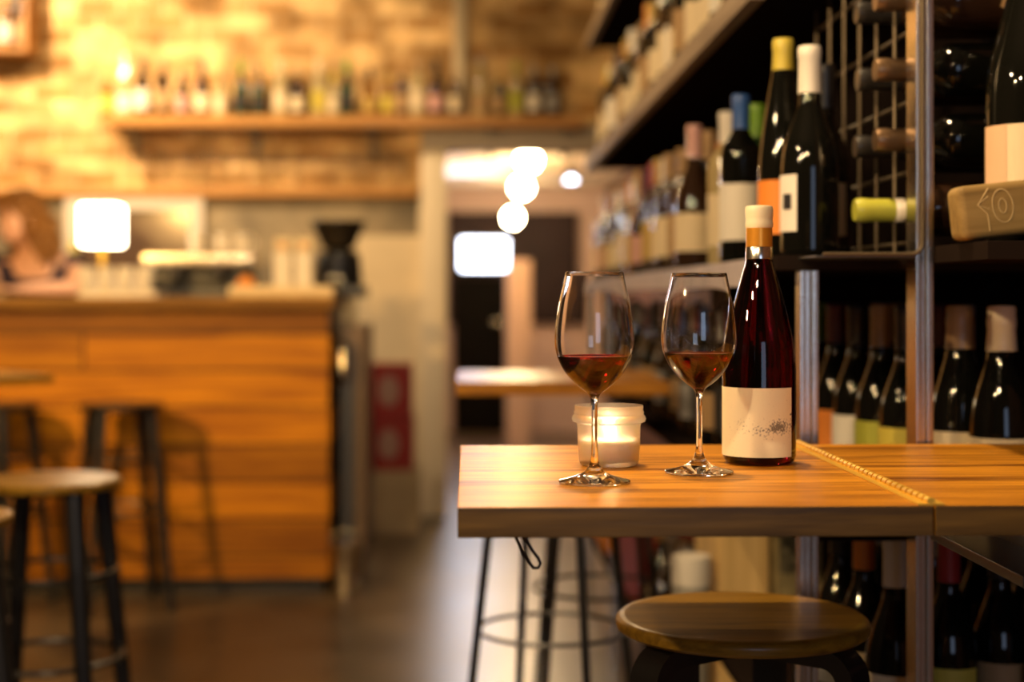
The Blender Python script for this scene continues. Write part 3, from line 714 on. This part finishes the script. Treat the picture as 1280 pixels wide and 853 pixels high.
# espresso machine
e0, e1 = W(186, 370, 6.42), W(316, 370, 6.42)
em = thing('espresso_machine', 'steel topped espresso machine with dark body on the bar', 'coffee machine', (e0.x, 6.36, BTZ + .0006))
ew = e1.x - e0.x
part('body', MB().box((0, .10, .01), (ew, .27, .125), .01), flat('dark green enamel', (.022, .020, .012), .35), em)
part('cup_tray', MB().box((-.012, .0, .127), (ew + .012, .28, .185), .012), M['steel'], em)
part('drip_tray', MB().box((.02, -.02, .006), (ew - .02, .099, .03), .004), M['steeldark'], em)
for fx in (.3, .7):
    gh = part('group_head', MB().lathe([(0, .085), (.03, .085), (.034, .10), (.034, .126), (0, .126)], 24, (ew * fx, .055, 0)), M['steeldark'], em)
    part('portafilter', MB().tube([(ew * fx, .05, .078), (ew * fx, -.06, .07)], .011, 10), M['black'], gh)
for x in (.03, ew - .03):
    part('foot', MB().lathe([(0, 0), (.015, 0), (.015, .012), (0, .012)], 12, (x, .25, 0)), M['black'], em)
cupp = [(0, .001), (.022, .001), (.026, .006), (.033, .075), (.0345, .078), (.032, .077), (.024, .010), (0, .008)]
CUPM = MB().lathe([(r_ * 1.05, z_ * 1.05) for r_, z_ in cupp], 32).mesh('cup_wall', True, 50)
for u, t_ in ((246, 'tall cream cup on the coffee machine nearer the mirror frame'), (278, 'tall cream cup in the middle of the coffee machine top'), (304, 'cream cup at the outer corner of the coffee machine')):
    p = W(u, 370, 6.45)
    cp_ = thing('cup', t_, 'cup', (p.x, 6.50, BTZ + .186), group='cups on the coffee machine')
    put('cup_wall', CUPM, M['white'], cp_)
    part('handle', MB().tube([(.030, 0, .065), (.050, 0, .060), (.052, 0, .035), (.028, 0, .025)], .004, 8), M['white'], cp_)
# cream cartons, tray and grinder
for u, t_ in ((355, 'cream milk carton on the bar beside the coffee machine'), (381, 'cream milk carton on the bar beside the black grinder')):
    p = W(u, 370, 6.2)
    mk_ = thing('milk_carton', t_, 'carton', (p.x, 6.2, BTZ + .0135), group='milk cartons on the bar')
    part('carton_body', MB().box((-.034, -.034, 0), (.034, .034, .17), .003), PM['white'], mk_)
    part('gable_top', MB().box((-.033, -.004, .20), (.033, .004, .225), .001).tube([(-.031, 0, .183), (.031, 0, .183)], .028, 4), PM['cream'], mk_)
    part('cap', MB().lathe([(0, 0), (.011, 0), (.011, .012), (0, .012)], 16, (0, -.024, .190)), CM['orange'], mk_)
x0, x1 = XU(286, 6.0), XU(416, 6.0)
tr = thing('serving_tray', 'pale wooden tray under the milk cartons on the bar end', 'tray', (x0, 6.0, BTZ + .0005))
part('tray_base', MB().box((0, 0, 0), (x1 - x0, .30, .012), .002), M['crate'], tr)
part('rim', MB().box((0, 0, .0125), (x1 - x0, .012, .045), .002).box((0, .288, .0125), (x1 - x0, .30, .045), .002).box((0, .012, .0125), (.012, .288, .045), .002).box((x1 - x0 - .012, .012, .0125), (x1 - x0, .288, .045), .002), PM['cream'], tr)
p = W(309, 370, 6.12)
og = thing('orange_fruit', 'orange lying on the pale tray on the bar', 'fruit', (p.x, 6.12, BTZ + .0135))
part('peel', MB().lathe([(.038 * math.sin(i * PI / 14), .038 - .037 * math.cos(i * PI / 14)) for i in range(15)], 24), flat('orange peel', (.75, .26, .02), .5, bump=.2, bscale=90), og)
part('stalk', MB().lathe([(0, .0748), (.004, .0750), (.003, .078), (0, .0785)], 8), flat('stalk', (.06, .08, .02), .7), og)
p = W(424, 370, 6.5)
gr = thing('coffee_grinder', 'black coffee grinder at the bar end against the cream wall', 'grinder', (p.x, 6.48, BTZ + .0006))
gr.scale = (1.35, 1.2, 1.2)
part('base', MB().box((-.09, -.11, 0), (.09, .11, .04), .008), M['black'], gr)
part('body', MB().lathe([(0, .04), (.07, .04), (.075, .06), (.068, .15), (.05, .165), (0, .165)], 32), M['black'], gr)
part('hopper', MB().lathe([(.03, .166), (.05, .175), (.085, .26), (.088, .262), (.088, .27), (.0, .275)], 32), flat('smoked hopper', (.02, .016, .012), .15), gr)
part('fork', MB().tube([(-.02, -.07, .07), (-.02, -.13, .065), (.02, -.13, .065), (.02, -.07, .07)], .005, 8), M['steel'], gr)

# lamp with lit square shade and glassware
p = W(131, 370, 6.42)
lm = thing('bar_lamp', 'lamp with glowing white square shade on the bar', 'lamp', (p.x, 6.42, BTZ + .0005))
part('base', MB().lathe([(0, 0), (.06, 0), (.06, .012), (.015, .02), (0, .02)], 32), M['white'], lm)
part('stem', MB().tube([(0, 0, .02), (0, 0, .23)], .011, 12), M['brass'], lm)
part('shade', MB().box((-.078, -.078, .215), (.078, .078, .385), .012, seg=3), M['lamp'], lm)
TUM = MB().lathe([(0, .002), (.028, .002), (.030, .006), (.035, .092), (.0342, .093), (.0325, .092), (.0275, .012), (0, .010)], 28).mesh('glass_wall', True, 50)
TRIM = MB().tube([(.0346 * math.cos(k * PI / 14), .0346 * math.sin(k * PI / 14), .0925) for k in range(28)], .0012, 6, True).mesh('rim', True)
n_ = 0
for rowi, y in enumerate((6.08, 6.19)):
    for ci, u in enumerate((112, 136, 160, 184)):
        p = W(u, 370, y)
        o = thing('tumbler', f'milky tumbler, {ORD[ci]} from the lamp side in the {"front" if rowi == 0 else "rear"} row under the glowing shade', 'glass', (p.x, y, BTZ + .0275), group='tumblers on the bar')
        put('glass_wall', TUM, M['milk'], o); put('rim', TRIM, M['milk'], o)
x0, x1 = XU(98, 6.05), XU(196, 6.05)
nb = thing('glass_tray', 'white rimmed tray carrying the tumblers on the bar', 'tray', (x0, 6.03, BTZ + .0005))
part('tray_base', MB().box((0, 0, 0), (x1 - x0, .22, .012), .002), M['white'], nb)
part('grid_mat', MB().box((.006, .006, .0125), (x1 - x0 - .006, .214, .026), .002), PM['white'], nb)

# ------------------------------------------------------------------ back wall furniture
# framed pass-through / mirror
x0, x1 = XU(84, BW), XU(256, BW)
mf = thing('wall_mirror', 'wide mirror in a pale grey frame on the wall behind the bar', 'mirror', (x0, BW - .01, 1.20))
zt = pz(247, BW) - 1.20
part('frame', MB().box((0, -.04, zt - .07), (x1 - x0, 0, zt), .004).box((0, -.04, 0), (x1 - x0, 0, .07), .004).box((0, -.04, .0705), (.07, 0, zt - .0705), .004).box((x1 - x0 - .07, -.04, .0705), (x1 - x0, 0, zt - .0705), .004), flat('pale grey paint', (.52, .46, .38), .5), mf)
part('mirror_glass', MB().box((.07, -.015, .07), (x1 - x0 - .07, -.005, zt - .07)), M['mirror'], mf)

sy0 = BW - .23
x0, x1 = XU(130, sy0), XU(728, sy0)
sz = pz(145, sy0)
ws = thing('wall_shelf', 'long wooden bottle shelf high on the pale brick wall', 'shelf', (x0, sy0, sz))
part('shelf_board', MB().box((0, 0, -.055), (x1 - x0, .226, 0), .004), M['shelfwood'], ws)
for f in (.04, .3, .55, .8, .96):
    part('bracket', MB().box(((x1 - x0) * f, .02, -.075), ((x1 - x0) * f + .03, .226, -.056)).box(((x1 - x0) * f, .205, -.20), ((x1 - x0) * f + .03, .226, -.0755)), M['black'], ws)
wsb = [('amber', 'gold', 'yellow', 133, 'bordeaux'), ('clear', 'white', 'white', 155, 'flute'), ('brown', 'black', 'white', 177, 'bordeaux'), ('brown', 'tan', 'tan', 203, 'bordeaux'), ('black', 'burgundy', 'pink', 226, 'bordeaux'),
       ('brown', 'black', 'cream', 252, 'burgundy'), ('clear', 'tan', 'cream', 275, 'bordeaux'), ('green', 'green', 'black', 302, 'burgundy'), ('green', 'black', 'black', 324, 'burgundy'), ('clear', 'cream', 'cream', 350, 'bordeaux'),
       ('black', 'tan', 'cream', 372, 'burgundy'), ('clear', 'cream', 'yellow', 398, 'bordeaux'), ('clear', 'yellow', 'cream', 416, 'bordeaux'), ('green', 'green', 'black', 434, 'burgundy'), ('amber', 'black', 'gold', 462, 'burgundy'),
       ('amber', 'gold', 'yellow', 484, 'bordeaux'), ('brown', 'tan', 'tan', 502, 'bordeaux'), ('clear', 'tan', 'cream', 522, 'bordeaux'), ('brown', 'black', 'pink', 545, 'burgundy'), ('brown', 'tan', 'cream', 568, 'bordeaux'),
       ('clear', 'grey', 'tan', 600, 'flute'), ('green', 'gold', 'tan', 624, 'bordeaux'), ('clear', 'lime', 'lime', 645, 'bordeaux'), ('brown', 'grey', 'white', 667, 'bordeaux'), ('brown', 'grey', 'grey', 690, 'bordeaux')]
for i, (gl, cp, lb, u, k) in enumerate(wsb):
    bottle(k, (XU(u, sy0 + .1), sy0 + .1 + random.uniform(-.02, .03), sz + .0008), gl, cp, lb, f'{gl} bottle with {cp} top, {ORD[i]} from the amber end of the brick wall shelf', 'bottles on the brick wall shelf', s=random.choice([.8, .9, 1]), face=random.uniform(-.3, .3))
# stemware hanging under the shelf
rk = thing('stemware_rack', 'steel rail rack under the brick wall shelf holding upside down glasses', 'rack', (XU(150, sy0), sy0, sz - .058))
rl = XU(500, sy0) - XU(150, sy0)
for k in range(2): part('rail', MB().tube([(0, .06 + .08 * k, -.02), (rl, .06 + .08 * k, -.02)], .005, 8), M['steel'], rk)
part('hanger', MB().tube([(.02, .06, 0), (.02, .06, -.02)], .004, 6).tube([(.02, .14, 0), (.02, .14, -.02)], .004, 6).tube([(rl - .02, .06, 0), (rl - .02, .06, -.02)], .004, 6).tube([(rl - .02, .14, 0), (rl - .02, .14, -.02)], .004, 6), M['steel'], rk)
G2 = MB().lathe([(0, .088)] + [(r_ - .001, z_) for r_, z_ in OUT[::-1][1:]] + OUT + [(.0034, .075), (.0031, .03), (.008, .014), (.033, .003), (.0363, .0018), (.035, .0004), (0, .0006)], 24).mesh('bowl_stem_and_foot', True, 60)
RIM2 = MB().tube([(.0296 * math.cos(k * PI / 12), .0296 * math.sin(k * PI / 12), .2147) for k in range(24)], .0009, 6, True).mesh('rim', True)
for i in range(16):
    x = XU(158, sy0) + (rl - .04) * i / 15.5
    o = thing('hanging_glass', f'empty stemmed glass hanging upside down, {ORD[i]} from the amber bottle end of the rack', 'wine glass', (x, sy0 + .10, sz - .058 - .008), (PI, 0, 0), 'glasses hanging under the brick wall shelf')
    put('bowl_stem_and_foot', G2, M['glass'], o); put('rim', RIM2, M['glass'], o)

# small corner shelf with bottles at upper left
zc = pz(70, BW - .15)
xs_ = XU(38, BW - .15)
cs = thing('wall_box_shelf', 'small wooden box shelf high in the corner of the brick wall', 'shelf', (xs_, BW - .22, zc))
part('base_board', MB().box((-.62, 0, 0), (0, .215, .025), .003), M['shelfwood'], cs)
part('side_board', MB().box((-.022, 0, .0255), (0, .215, .42), .003), M['shelfwood'], cs)
part('top_board', MB().box((-.62, 0, .4205), (0, .215, .445), .003), M['shelfwood'], cs)
part('back_board', MB().box((-.62, .205, .0255), (-.0225, .215, .42)), M['plank'], cs)
for i, (u, gl, cp, lb) in enumerate(((24, 'brown', 'black', 'tan'), (4, 'amber', 'gold', 'white'))):
    bottle('bordeaux', (XU(u, BW - .14), BW - .12, zc + .0258), gl, cp, lb, f'{gl} bottle with {lb} label inside the corner box shelf', 'bottles in the corner box shelf')

# cartons by the doorway
cy = 7.45
def cart(u0, u1, v0, v1, m_, name, label, z0):
    x0, x1 = XU(u0, cy), XU(u1, cy)
    h = (v1 - v0) / F * cy
    t = thing(name, label, 'box', (x0, cy, z0))
    part('box_body', MB().box((0, 0, 0), (x1 - x0, .26, h - .022), .004), m_, t)
    part('lid', MB().box((-.003, -.003, h - .0215), (x1 - x0 + .003, .263, h), .004), m_, t)
    return t, x1 - x0, h
t, w_, h1 = cart(467, 524, 582, 662, M['carton'], 'carton', 'beige carton on the floor under two red cartons', .0008)
t, w_, h2 = cart(461, 516, 514, 580, M['red'], 'carton', 'lower red carton resting on the beige carton by the doorway', h1 + .0015)
part('printed_oval', MB().lathe([(0, 0), (.05, 0), (.05, .0015), (0, .0018)], 32, (0, 0, 0), Matrix.Translation((w_ * .45, -.0005, h2 * .5)) @ Matrix.Rotation(PI / 2, 4, 'X') @ Matrix.Diagonal((1, 1.5, 1, 1))), M['redprint'], t)
t, w_, h3 = cart(463, 514, 446, 512, M['red'], 'carton', 'upper red carton topmost of the stack by the doorway', h1 + h2 + .003)
part('printed_oval', MB().lathe([(0, 0), (.05, 0), (.05, .0015), (0, .0018)], 32, (0, 0, 0), Matrix.Translation((w_ * .45, -.0005, h3 * .5)) @ Matrix.Rotation(PI / 2, 4, 'X') @ Matrix.Diagonal((1, 1.5, 1, 1))), M['redprint'], t)

# ------------------------------------------------------------------ passage lamps
for i, (u, v, d) in enumerate(((661, 200, 8.75), (652, 234, 10.2), (641, 272, 12.2))):
    p = W(u, v, d)
    pb = thing('pendant_bulb', f'warm glowing pendant bulb in the doorway, {["highest", "middle", "lowest"][i]} of three', 'lamp', (p.x, p.y, 2.0995), group='pendant bulbs beyond the doorway')
    dz = p.z - 2.0995
    part('cord', MB().tube([(0, 0, 0), (0, 0, dz + .099)], .003, 6), M['black'], pb)
    part('socket', MB().lathe([(0, dz + .10), (.016, dz + .098), (.018, dz + .067), (0, dz + .067)], 16), M['brass'], pb)
    part('bulb', MB().lathe([(.065 * math.sin(k * PI / 12), dz - .065 * math.cos(k * PI / 12)) for k in range(12)] + [(.014, dz + .066)], 20), M['bulb'], pb)
lb_ = thing('lightbox_sign', 'glowing cool white lightbox on the dark panel beyond the doorway', 'sign', (XU(605, 12.9), 12.95, pz(318, 12.9)))
part('case', MB().box((-.22, -.02, -.15), (.22, .075, .15), .01), M['steeldark'], lb_)
part('lit_face', MB().box((-.2, -.026, -.13), (.2, -.0205, .13), .002), M['coolsign'], lb_)
p = W(714, 224, 9.6)
cb_ = thing('spot_lamp', 'small cool white spot lamp near the rack end of the doorway', 'lamp', (p.x, p.y, 2.0995))
dz = p.z - 2.0995
part('stem', MB().tube([(0, 0, 0), (0, 0, dz + .06)], .008, 8), M['black'], cb_)
part('housing', MB().lathe([(0, dz + .08), (.04, dz + .075), (.045, dz + .02), (.042, dz + .018), (0, dz + .018)], 20), M['black'], cb_)
part('lamp_glass', MB().lathe([(.042 * math.sin(k * PI / 16), dz + .017 - .03 + .03 * (1 - math.cos(PI / 2 - k * PI / 16)) - .0) for k in range(9)], 20), M['coolbulb'], cb_)

# ------------------------------------------------------------------ the person behind the bar
def skin_mesh(joints, edges, radii, root, sub=2):
    me = bpy.data.meshes.new('sk'); names = list(joints)
    ix = {n: i for i, n in enumerate(names)}
    me.from_pydata([joints[n] for n in names], [(ix[a], ix[b_]) for a, b_ in edges], [])
    o = bpy.data.objects.new('sk', me); COL.objects.link(o)
    o.modifiers.new('skin', 'SKIN'); o.modifiers.new('sub', 'SUBSURF').levels = sub
    o.modifiers['sub'].render_levels = sub
    for n in names:
        sv = me.skin_vertices[0].data[ix[n]]; rr = radii[n]
        sv.radius = rr if isinstance(rr, tuple) else (rr, rr); sv.use_root = (n == root)
    dg = bpy.context.evaluated_depsgraph_get(); dg.update()
    ev = o.evaluated_get(dg); res = bpy.data.meshes.new_from_object(ev)
    bpy.data.objects.remove(o); bpy.data.meshes.remove(me)
    return res
PX, PY = XU(44, 6.8), 6.95
per = thing('person', 'person with curly copper hair and navy top leaning on the bar', 'person', (PX, PY, 0))
J = {'pelvis': (0, .10, .90), 'waist': (0, .06, 1.05), 'chest': (0, -.06, 1.22), 'upchest': (0, -.11, 1.315), 'neck': (-.01, -.155, 1.385), 'head0': (-.03, -.185, 1.43),
     'shL': (.155, -.10, 1.305), 'elL': (.215, -.22, 1.205), 'wrL': (.06, -.42, 1.2), 'haL': (.02, -.45, 1.198), 'shR': (-.165, -.10, 1.30), 'elR': (-.24, -.24, 1.205), 'wrR': (-.10, -.46, 1.2), 'haR': (-.055, -.48, 1.198),
     'hipL': (.09, .11, .86), 'kneeL': (.10, .09, .47), 'ankL': (.10, .13, .08), 'toeL': (.11, .00, .03), 'hipR': (-.09, .11, .86), 'kneeR': (-.10, .09, .47), 'ankR': (-.10, .13, .08), 'toeR': (-.11, .00, .03)}
E = [('pelvis', 'waist'), ('waist', 'chest'), ('chest', 'upchest'), ('upchest', 'neck'), ('neck', 'head0'), ('upchest', 'shL'), ('shL', 'elL'), ('elL', 'wrL'), ('wrL', 'haL'), ('upchest', 'shR'), ('shR', 'elR'), ('elR', 'wrR'), ('wrR', 'haR'),
     ('pelvis', 'hipL'), ('hipL', 'kneeL'), ('kneeL', 'ankL'), ('ankL', 'toeL'), ('pelvis', 'hipR'), ('hipR', 'kneeR'), ('kneeR', 'ankR'), ('ankR', 'toeR')]
R = {'pelvis': (.14, .10), 'waist': (.115, .085), 'chest': (.13, .095), 'upchest': (.10, .075), 'neck': .05, 'head0': .052, 'shL': .056, 'elL': .039, 'wrL': .026, 'haL': (.035, .018), 'shR': .056, 'elR': .039, 'wrR': .026, 'haR': (.035, .018),
     'hipL': .088, 'kneeL': .058, 'ankL': .038, 'toeL': .034, 'hipR': .088, 'kneeR': .058, 'ankR': .038, 'toeR': .034}
for sd, wr, ha in (('L', 'wrL', 'haL'), ('R', 'wrR', 'haR')):
    dirv = (Vector(J[ha]) - Vector(J[wr])).normalized(); side = Vector((-dirv.y, dirv.x, 0))
    for fi, (off, ln) in enumerate(((-.030, .060), (-.010, .072), (.010, .068), (.029, .052))):
        a = Vector(J[ha]) + side * off + dirv * .022; b_ = a + dirv * ln * .5 + Vector((0, 0, .008)); e_ = a + dirv * ln + Vector((0, 0, -.004))
        for nm, q_, rr in (('a', a, .0095), ('b', b_, .009), ('c', e_, .0075)):
            J[f'f{sd}{fi}{nm}'] = tuple(q_); R[f'f{sd}{fi}{nm}'] = rr
        E += [(ha, f'f{sd}{fi}a'), (f'f{sd}{fi}a', f'f{sd}{fi}b'), (f'f{sd}{fi}b', f'f{sd}{fi}c')]
    sg = 1 if sd == 'L' else -1
    a = Vector(J[wr]) + dirv * .02 + side * -.03 * sg; b_ = a + dirv * .03 + side * -.018 * sg
    J['th' + sd] = tuple(a); R['th' + sd] = .011; J['tt' + sd] = tuple(b_); R['tt' + sd] = .009
    E += [(wr, 'th' + sd), ('th' + sd, 'tt' + sd)]
body = skin_mesh(J, E, R, 'pelvis')
# head with a face, turned to look along the bar
hb_ = bmesh.new(); bmesh.ops.create_uvsphere(hb_, u_segments=32, v_segments=24, radius=1)
for v_ in hb_.verts:
    x, y, z = v_.co
    w = .074 * (1 - .28 * max(0, -z) ** 1.3); dp = .096 * (1 - .12 * max(0, -z))
    v_.co = (x * w, y * dp, z * .115)
    if y < -.55 and z < -.55: v_.co.y -= .010            # chin
    if y < -.6 and .05 < z < .3 and .2 < abs(x) < .55: v_.co.y += .008     # eye sockets
def blob(cx, cy_, cz, rx, ry, rz_):
    s_ = bmesh.new(); bmesh.ops.create_uvsphere(s_, u_segments=14, v_segments=10, radius=1)
    bmesh.ops.scale(s_, vec=(rx, ry, rz_), verts=s_.verts); bmesh.ops.translate(s_, vec=(cx, cy_, cz), verts=s_.verts)
    m_ = bpy.data.meshes.new('b'); s_.to_mesh(m_); s_.free(); hb_.from_mesh(m_); bpy.data.meshes.remove(m_)
blob(0, -.092, -.010, .011, .018, .022); blob(0, -.090, -.052, .024, .012, .006); blob(0, -.089, -.062, .020, .012, .006)
for sx in (-1, 1): blob(sx * .070, .005, -.005, .010, .020, .030); blob(sx * .028, -.078, .018, .012, .010, .008)
HM = Matrix.Translation((-.045, -.215, 1.505)) @ Euler((math.radians(12), 0, math.radians(-48))).to_matrix().to_4x4()
bmesh.ops.transform(hb_, matrix=HM, verts=hb_.verts)
bb = bmesh.new(); bb.from_mesh(body); mm_ = bpy.data.meshes.new('h'); hb_.to_mesh(mm_); bb.from_mesh(mm_); bb.to_mesh(body); bb.free(); hb_.free()
bo = put('body', body, M['skin'], per)
rm = bo.modifiers.new('blend', 'REMESH'); rm.mode = 'VOXEL'; rm.voxel_size = .006; rm.use_smooth_shade = True
sm = bo.modifiers.new('soft', 'SMOOTH'); sm.factor = .5; sm.iterations = 2
def sub(names, extra, edges, root):
    return {n: J[n] for n in names}, edges
tn = ['pelvis', 'waist', 'chest', 'upchest', 'shL', 'shR']
JT = {n: J[n] for n in tn}; JT['slL'] = tuple(Vector(J['shL']).lerp(Vector(J['elL']), .45)); JT['slR'] = tuple(Vector(J['shR']).lerp(Vector(J['elR']), .45)); JT['upchest'] = (0, -.105, 1.285); JT['chest'] = (0, -.075, 1.20)
RT = {'pelvis': (.16, .12), 'waist': (.142, .112), 'chest': (.165, .135), 'upchest': (.125, .10), 'shL': .068, 'shR': .068, 'slL': .062, 'slR': .062}
top = skin_mesh(JT, [('pelvis', 'waist'), ('waist', 'chest'), ('chest', 'upchest'), ('upchest', 'shL'), ('shL', 'slL'), ('upchest', 'shR'), ('shR', 'slR')], RT, 'pelvis')
put('navy_top', top, M['navy'], per)
tn = ['pelvis', 'hipL', 'kneeL', 'ankL', 'hipR', 'kneeR', 'ankR']
tro = skin_mesh({n: J[n] for n in tn}, [('pelvis', 'hipL'), ('hipL', 'kneeL'), ('kneeL', 'ankL'), ('pelvis', 'hipR'), ('hipR', 'kneeR'), ('kneeR', 'ankR')], {'pelvis': (.145, .108), 'hipL': .098, 'kneeL': .07, 'ankL': .055, 'hipR': .098, 'kneeR': .07, 'ankR': .055}, 'pelvis')
put('trousers', tro, M['jeans'], per)
hm = MB()
rnd = random.Random(3)
for k in range(300):
    # curls grown over the crown, sides and nape, leaving the face free
    th, ph = rnd.uniform(0, 2 * PI), math.acos(rnd.uniform(-.75, 1))
    d_ = Vector((math.sin(ph) * math.cos(th), math.sin(ph) * math.sin(th), math.cos(ph)))
    if d_.y < -.25 and d_.z < .62: continue
    base = Vector((d_.x * .075, d_.y * .092 + .006, d_.z * .112 + .004))
    pts = []; ln = rnd.uniform(.06, .12)
    for i in range(7):
        f = i / 6
        q_ = base + d_ * (.010 + .05 * f) + Vector((.012 * math.sin(f * 9 + k), .012 * math.cos(f * 9 + k), -ln * f * (1.0 if d_.z < .7 else .45)))
        pts.append(HM @ q_)
    hm.tube(pts, .011, 6, r2=.006)
hbase = bmesh.new(); bmesh.ops.create_uvsphere(hbase, u_segments=24, v_segments=16, radius=1)
for v_ in hbase.verts: v_.co = (v_.co.x * .083, v_.co.y * .095 + .016, v_.co.z * .116 + .014)
bmesh.ops.transform(hbase, matrix=HM, verts=hbase.verts); hm._add(hbase)
part('hair', hm, M['hair'], per)
for sx in (-1, 1):
    part('eye', MB().lathe([(.0075 * math.sin(i * PI / 8), -.0075 * math.cos(i * PI / 8)) for i in range(9)], 12, (0, 0, 0), HM @ Matrix.Translation((sx * .028, -.083, .016))), flat('dark eye', (.05, .03, .02), .2), per)
part('lips', MB().lathe([(.01 * math.sin(i * PI / 8), -.005 * math.cos(i * PI / 8)) for i in range(9)], 14, (0, 0, 0), HM @ Matrix.Translation((0, -.097, -.057)) @ Matrix.Diagonal((2, .7, 1.2, 1))), flat('rose lips', (.45, .12, .1), .4), per)
# low cabinet behind the bar with a few bottles
bx0, bx1 = XU(-20, 7.7), XU(330, 7.7)
bk = thing('back_cabinet', 'dark wooden cabinet along the wall behind the bar', 'cabinet', (bx0, 7.68, 0))
part('body', MB().box((0, .02, .08), (bx1 - bx0, .36, 1.12), .004), M['darkboard'], bk)
part('worktop', MB().box((-.01, 0, 1.1205), (bx1 - bx0 + .01, .36, 1.15), .004), M['shelfwood'], bk)
part('plinth', MB().box((0, .05, 0), (bx1 - bx0, .34, .0795)), M['black'], bk)
for k in range(4):
    w_ = (bx1 - bx0) / 4
    dd = part('door', MB().box((w_ * k + .006, 0, .10), (w_ * (k + 1) - .006, .0195, 1.10), .003), M['blackwood'], bk)
    part('handle', MB().tube([(w_ * k + .03, -.001, .86), (w_ * k + .03, -.03, .87), (w_ * k + .03, -.03, .99), (w_ * k + .03, -.001, 1.0)], .006, 8), M['brass'], dd)
for u, gl, cp, lb in ((70, 'amber', 'gold', 'yellow'), (92, 'clear', 'yellow', 'gold')):
    bottle('burgundy', (XU(u, 7.85), 7.85, 1.1508), gl, cp, lb, f'{gl} bottle with {cp} capsule on the cabinet beside the person', 'bottles on the back cabinet', face=0)

# ------------------------------------------------------------------ lights
def point(loc, p_, c, rad=.04):
    l = bpy.data.lights.new('lamp', 'POINT'); l.energy = p_; l.color = c; l.shadow_soft_size = rad
    o = bpy.data.objects.new('lamp_light', l); COL.objects.link(o); o.location = loc; return o
def spot(loc, to, p_, c, ang=60, rad=.04, blend=.6):
    l = bpy.data.lights.new('spot', 'SPOT'); l.energy = p_; l.color = c; l.shadow_soft_size = rad; l.spot_size = math.radians(ang); l.spot_blend = blend
    o = bpy.data.objects.new('spot_light', l); COL.objects.link(o); o.location = loc
    o.rotation_euler = (Vector(to) - Vector(loc)).to_track_quat('-Z', 'Y').to_euler(); return o
def area(loc, to, p_, c, sx, sy):
    l = bpy.data.lights.new('area', 'AREA'); l.energy = p_; l.color = c; l.shape = 'RECTANGLE'; l.size = sx; l.size_y = sy
    o = bpy.data.objects.new('area_light', l); COL.objects.link(o); o.location = loc
    o.rotation_euler = (Vector(to) - Vector(loc)).to_track_quat('-Z', 'Y').to_euler(); return o
WALLC = (1, .72, .42); WARM = (1, .69, .36); AMB = (1, .56, .17)
# wall washers over the bar
spot((-2.75, 6.45, 3.15), (-2.45, 8.1, 2.1), 410, WALLC, 80, .06)
spot((-1.5, 6.45, 3.15), (-1.25, 8.1, 2.0), 190, WALLC, 80, .06)
# spots onto the bar front and stools
spot((-2.35, 3.2, 2.0), (-1.45, 6.0, .6), 330, AMB, 75, .05)
# small bulbs strung along the aisle, mirrored as rows of glints on the bottles
for x, y, z, e in ((-1.55, .75, 2.1, 58), (-.9, .55, 2.1, 58), (-.25, .35, 2.1, 40)):
    point((x, y, z), e, WARM, .022)
point((-.95, 1.5, 2.1), 38, WARM, .022)
spot((.15, 2.0, 3.0), (.30, 1.65, .97), 170, WARM, 50, .05)
for y in (3.6, 5.2): point((-.35, y, 2.75), 45, WARM, .05)
point((candle_at.x, candle_at.y, candle_at.z + .0425), 1.6, (1, .72, .40), .005)
# passage
point((.25, 10.8, 1.85), 26, AMB, .06)
area((-.25, 11.8, 1.9), (-.35, 7.0, .2), 18, (.66, .78, 1), .9, .35)
# street window behind the camera
area((.55, -2.45, 1.5), (.55, 2, 1.4), 12, (.58, .72, 1), 1.0, 1.6)

w = bpy.data.worlds.new('world'); sc.world = w; w.use_nodes = True
w.node_tree.nodes['Background'].inputs[0].default_value = (.25, .35, .6, 1)
w.node_tree.nodes['Background'].inputs[1].default_value = .15

# ------------------------------------------------------------------ view
vs = sc.view_settings
vs.view_transform = 'Standard'; vs.look = 'None'; vs.gamma = 1; vs.use_curve_mapping = False; vs.exposure = 0.12
cy_ = sc.cycles
cy_.max_bounces = 14; cy_.transmission_bounces = 14; cy_.glossy_bounces = 6; cy_.diffuse_bounces = 4; cy_.transparent_max_bounces = 8
cy_.sample_clamp_indirect = 12; cy_.blur_glossy = .3; cy_.use_denoising = True
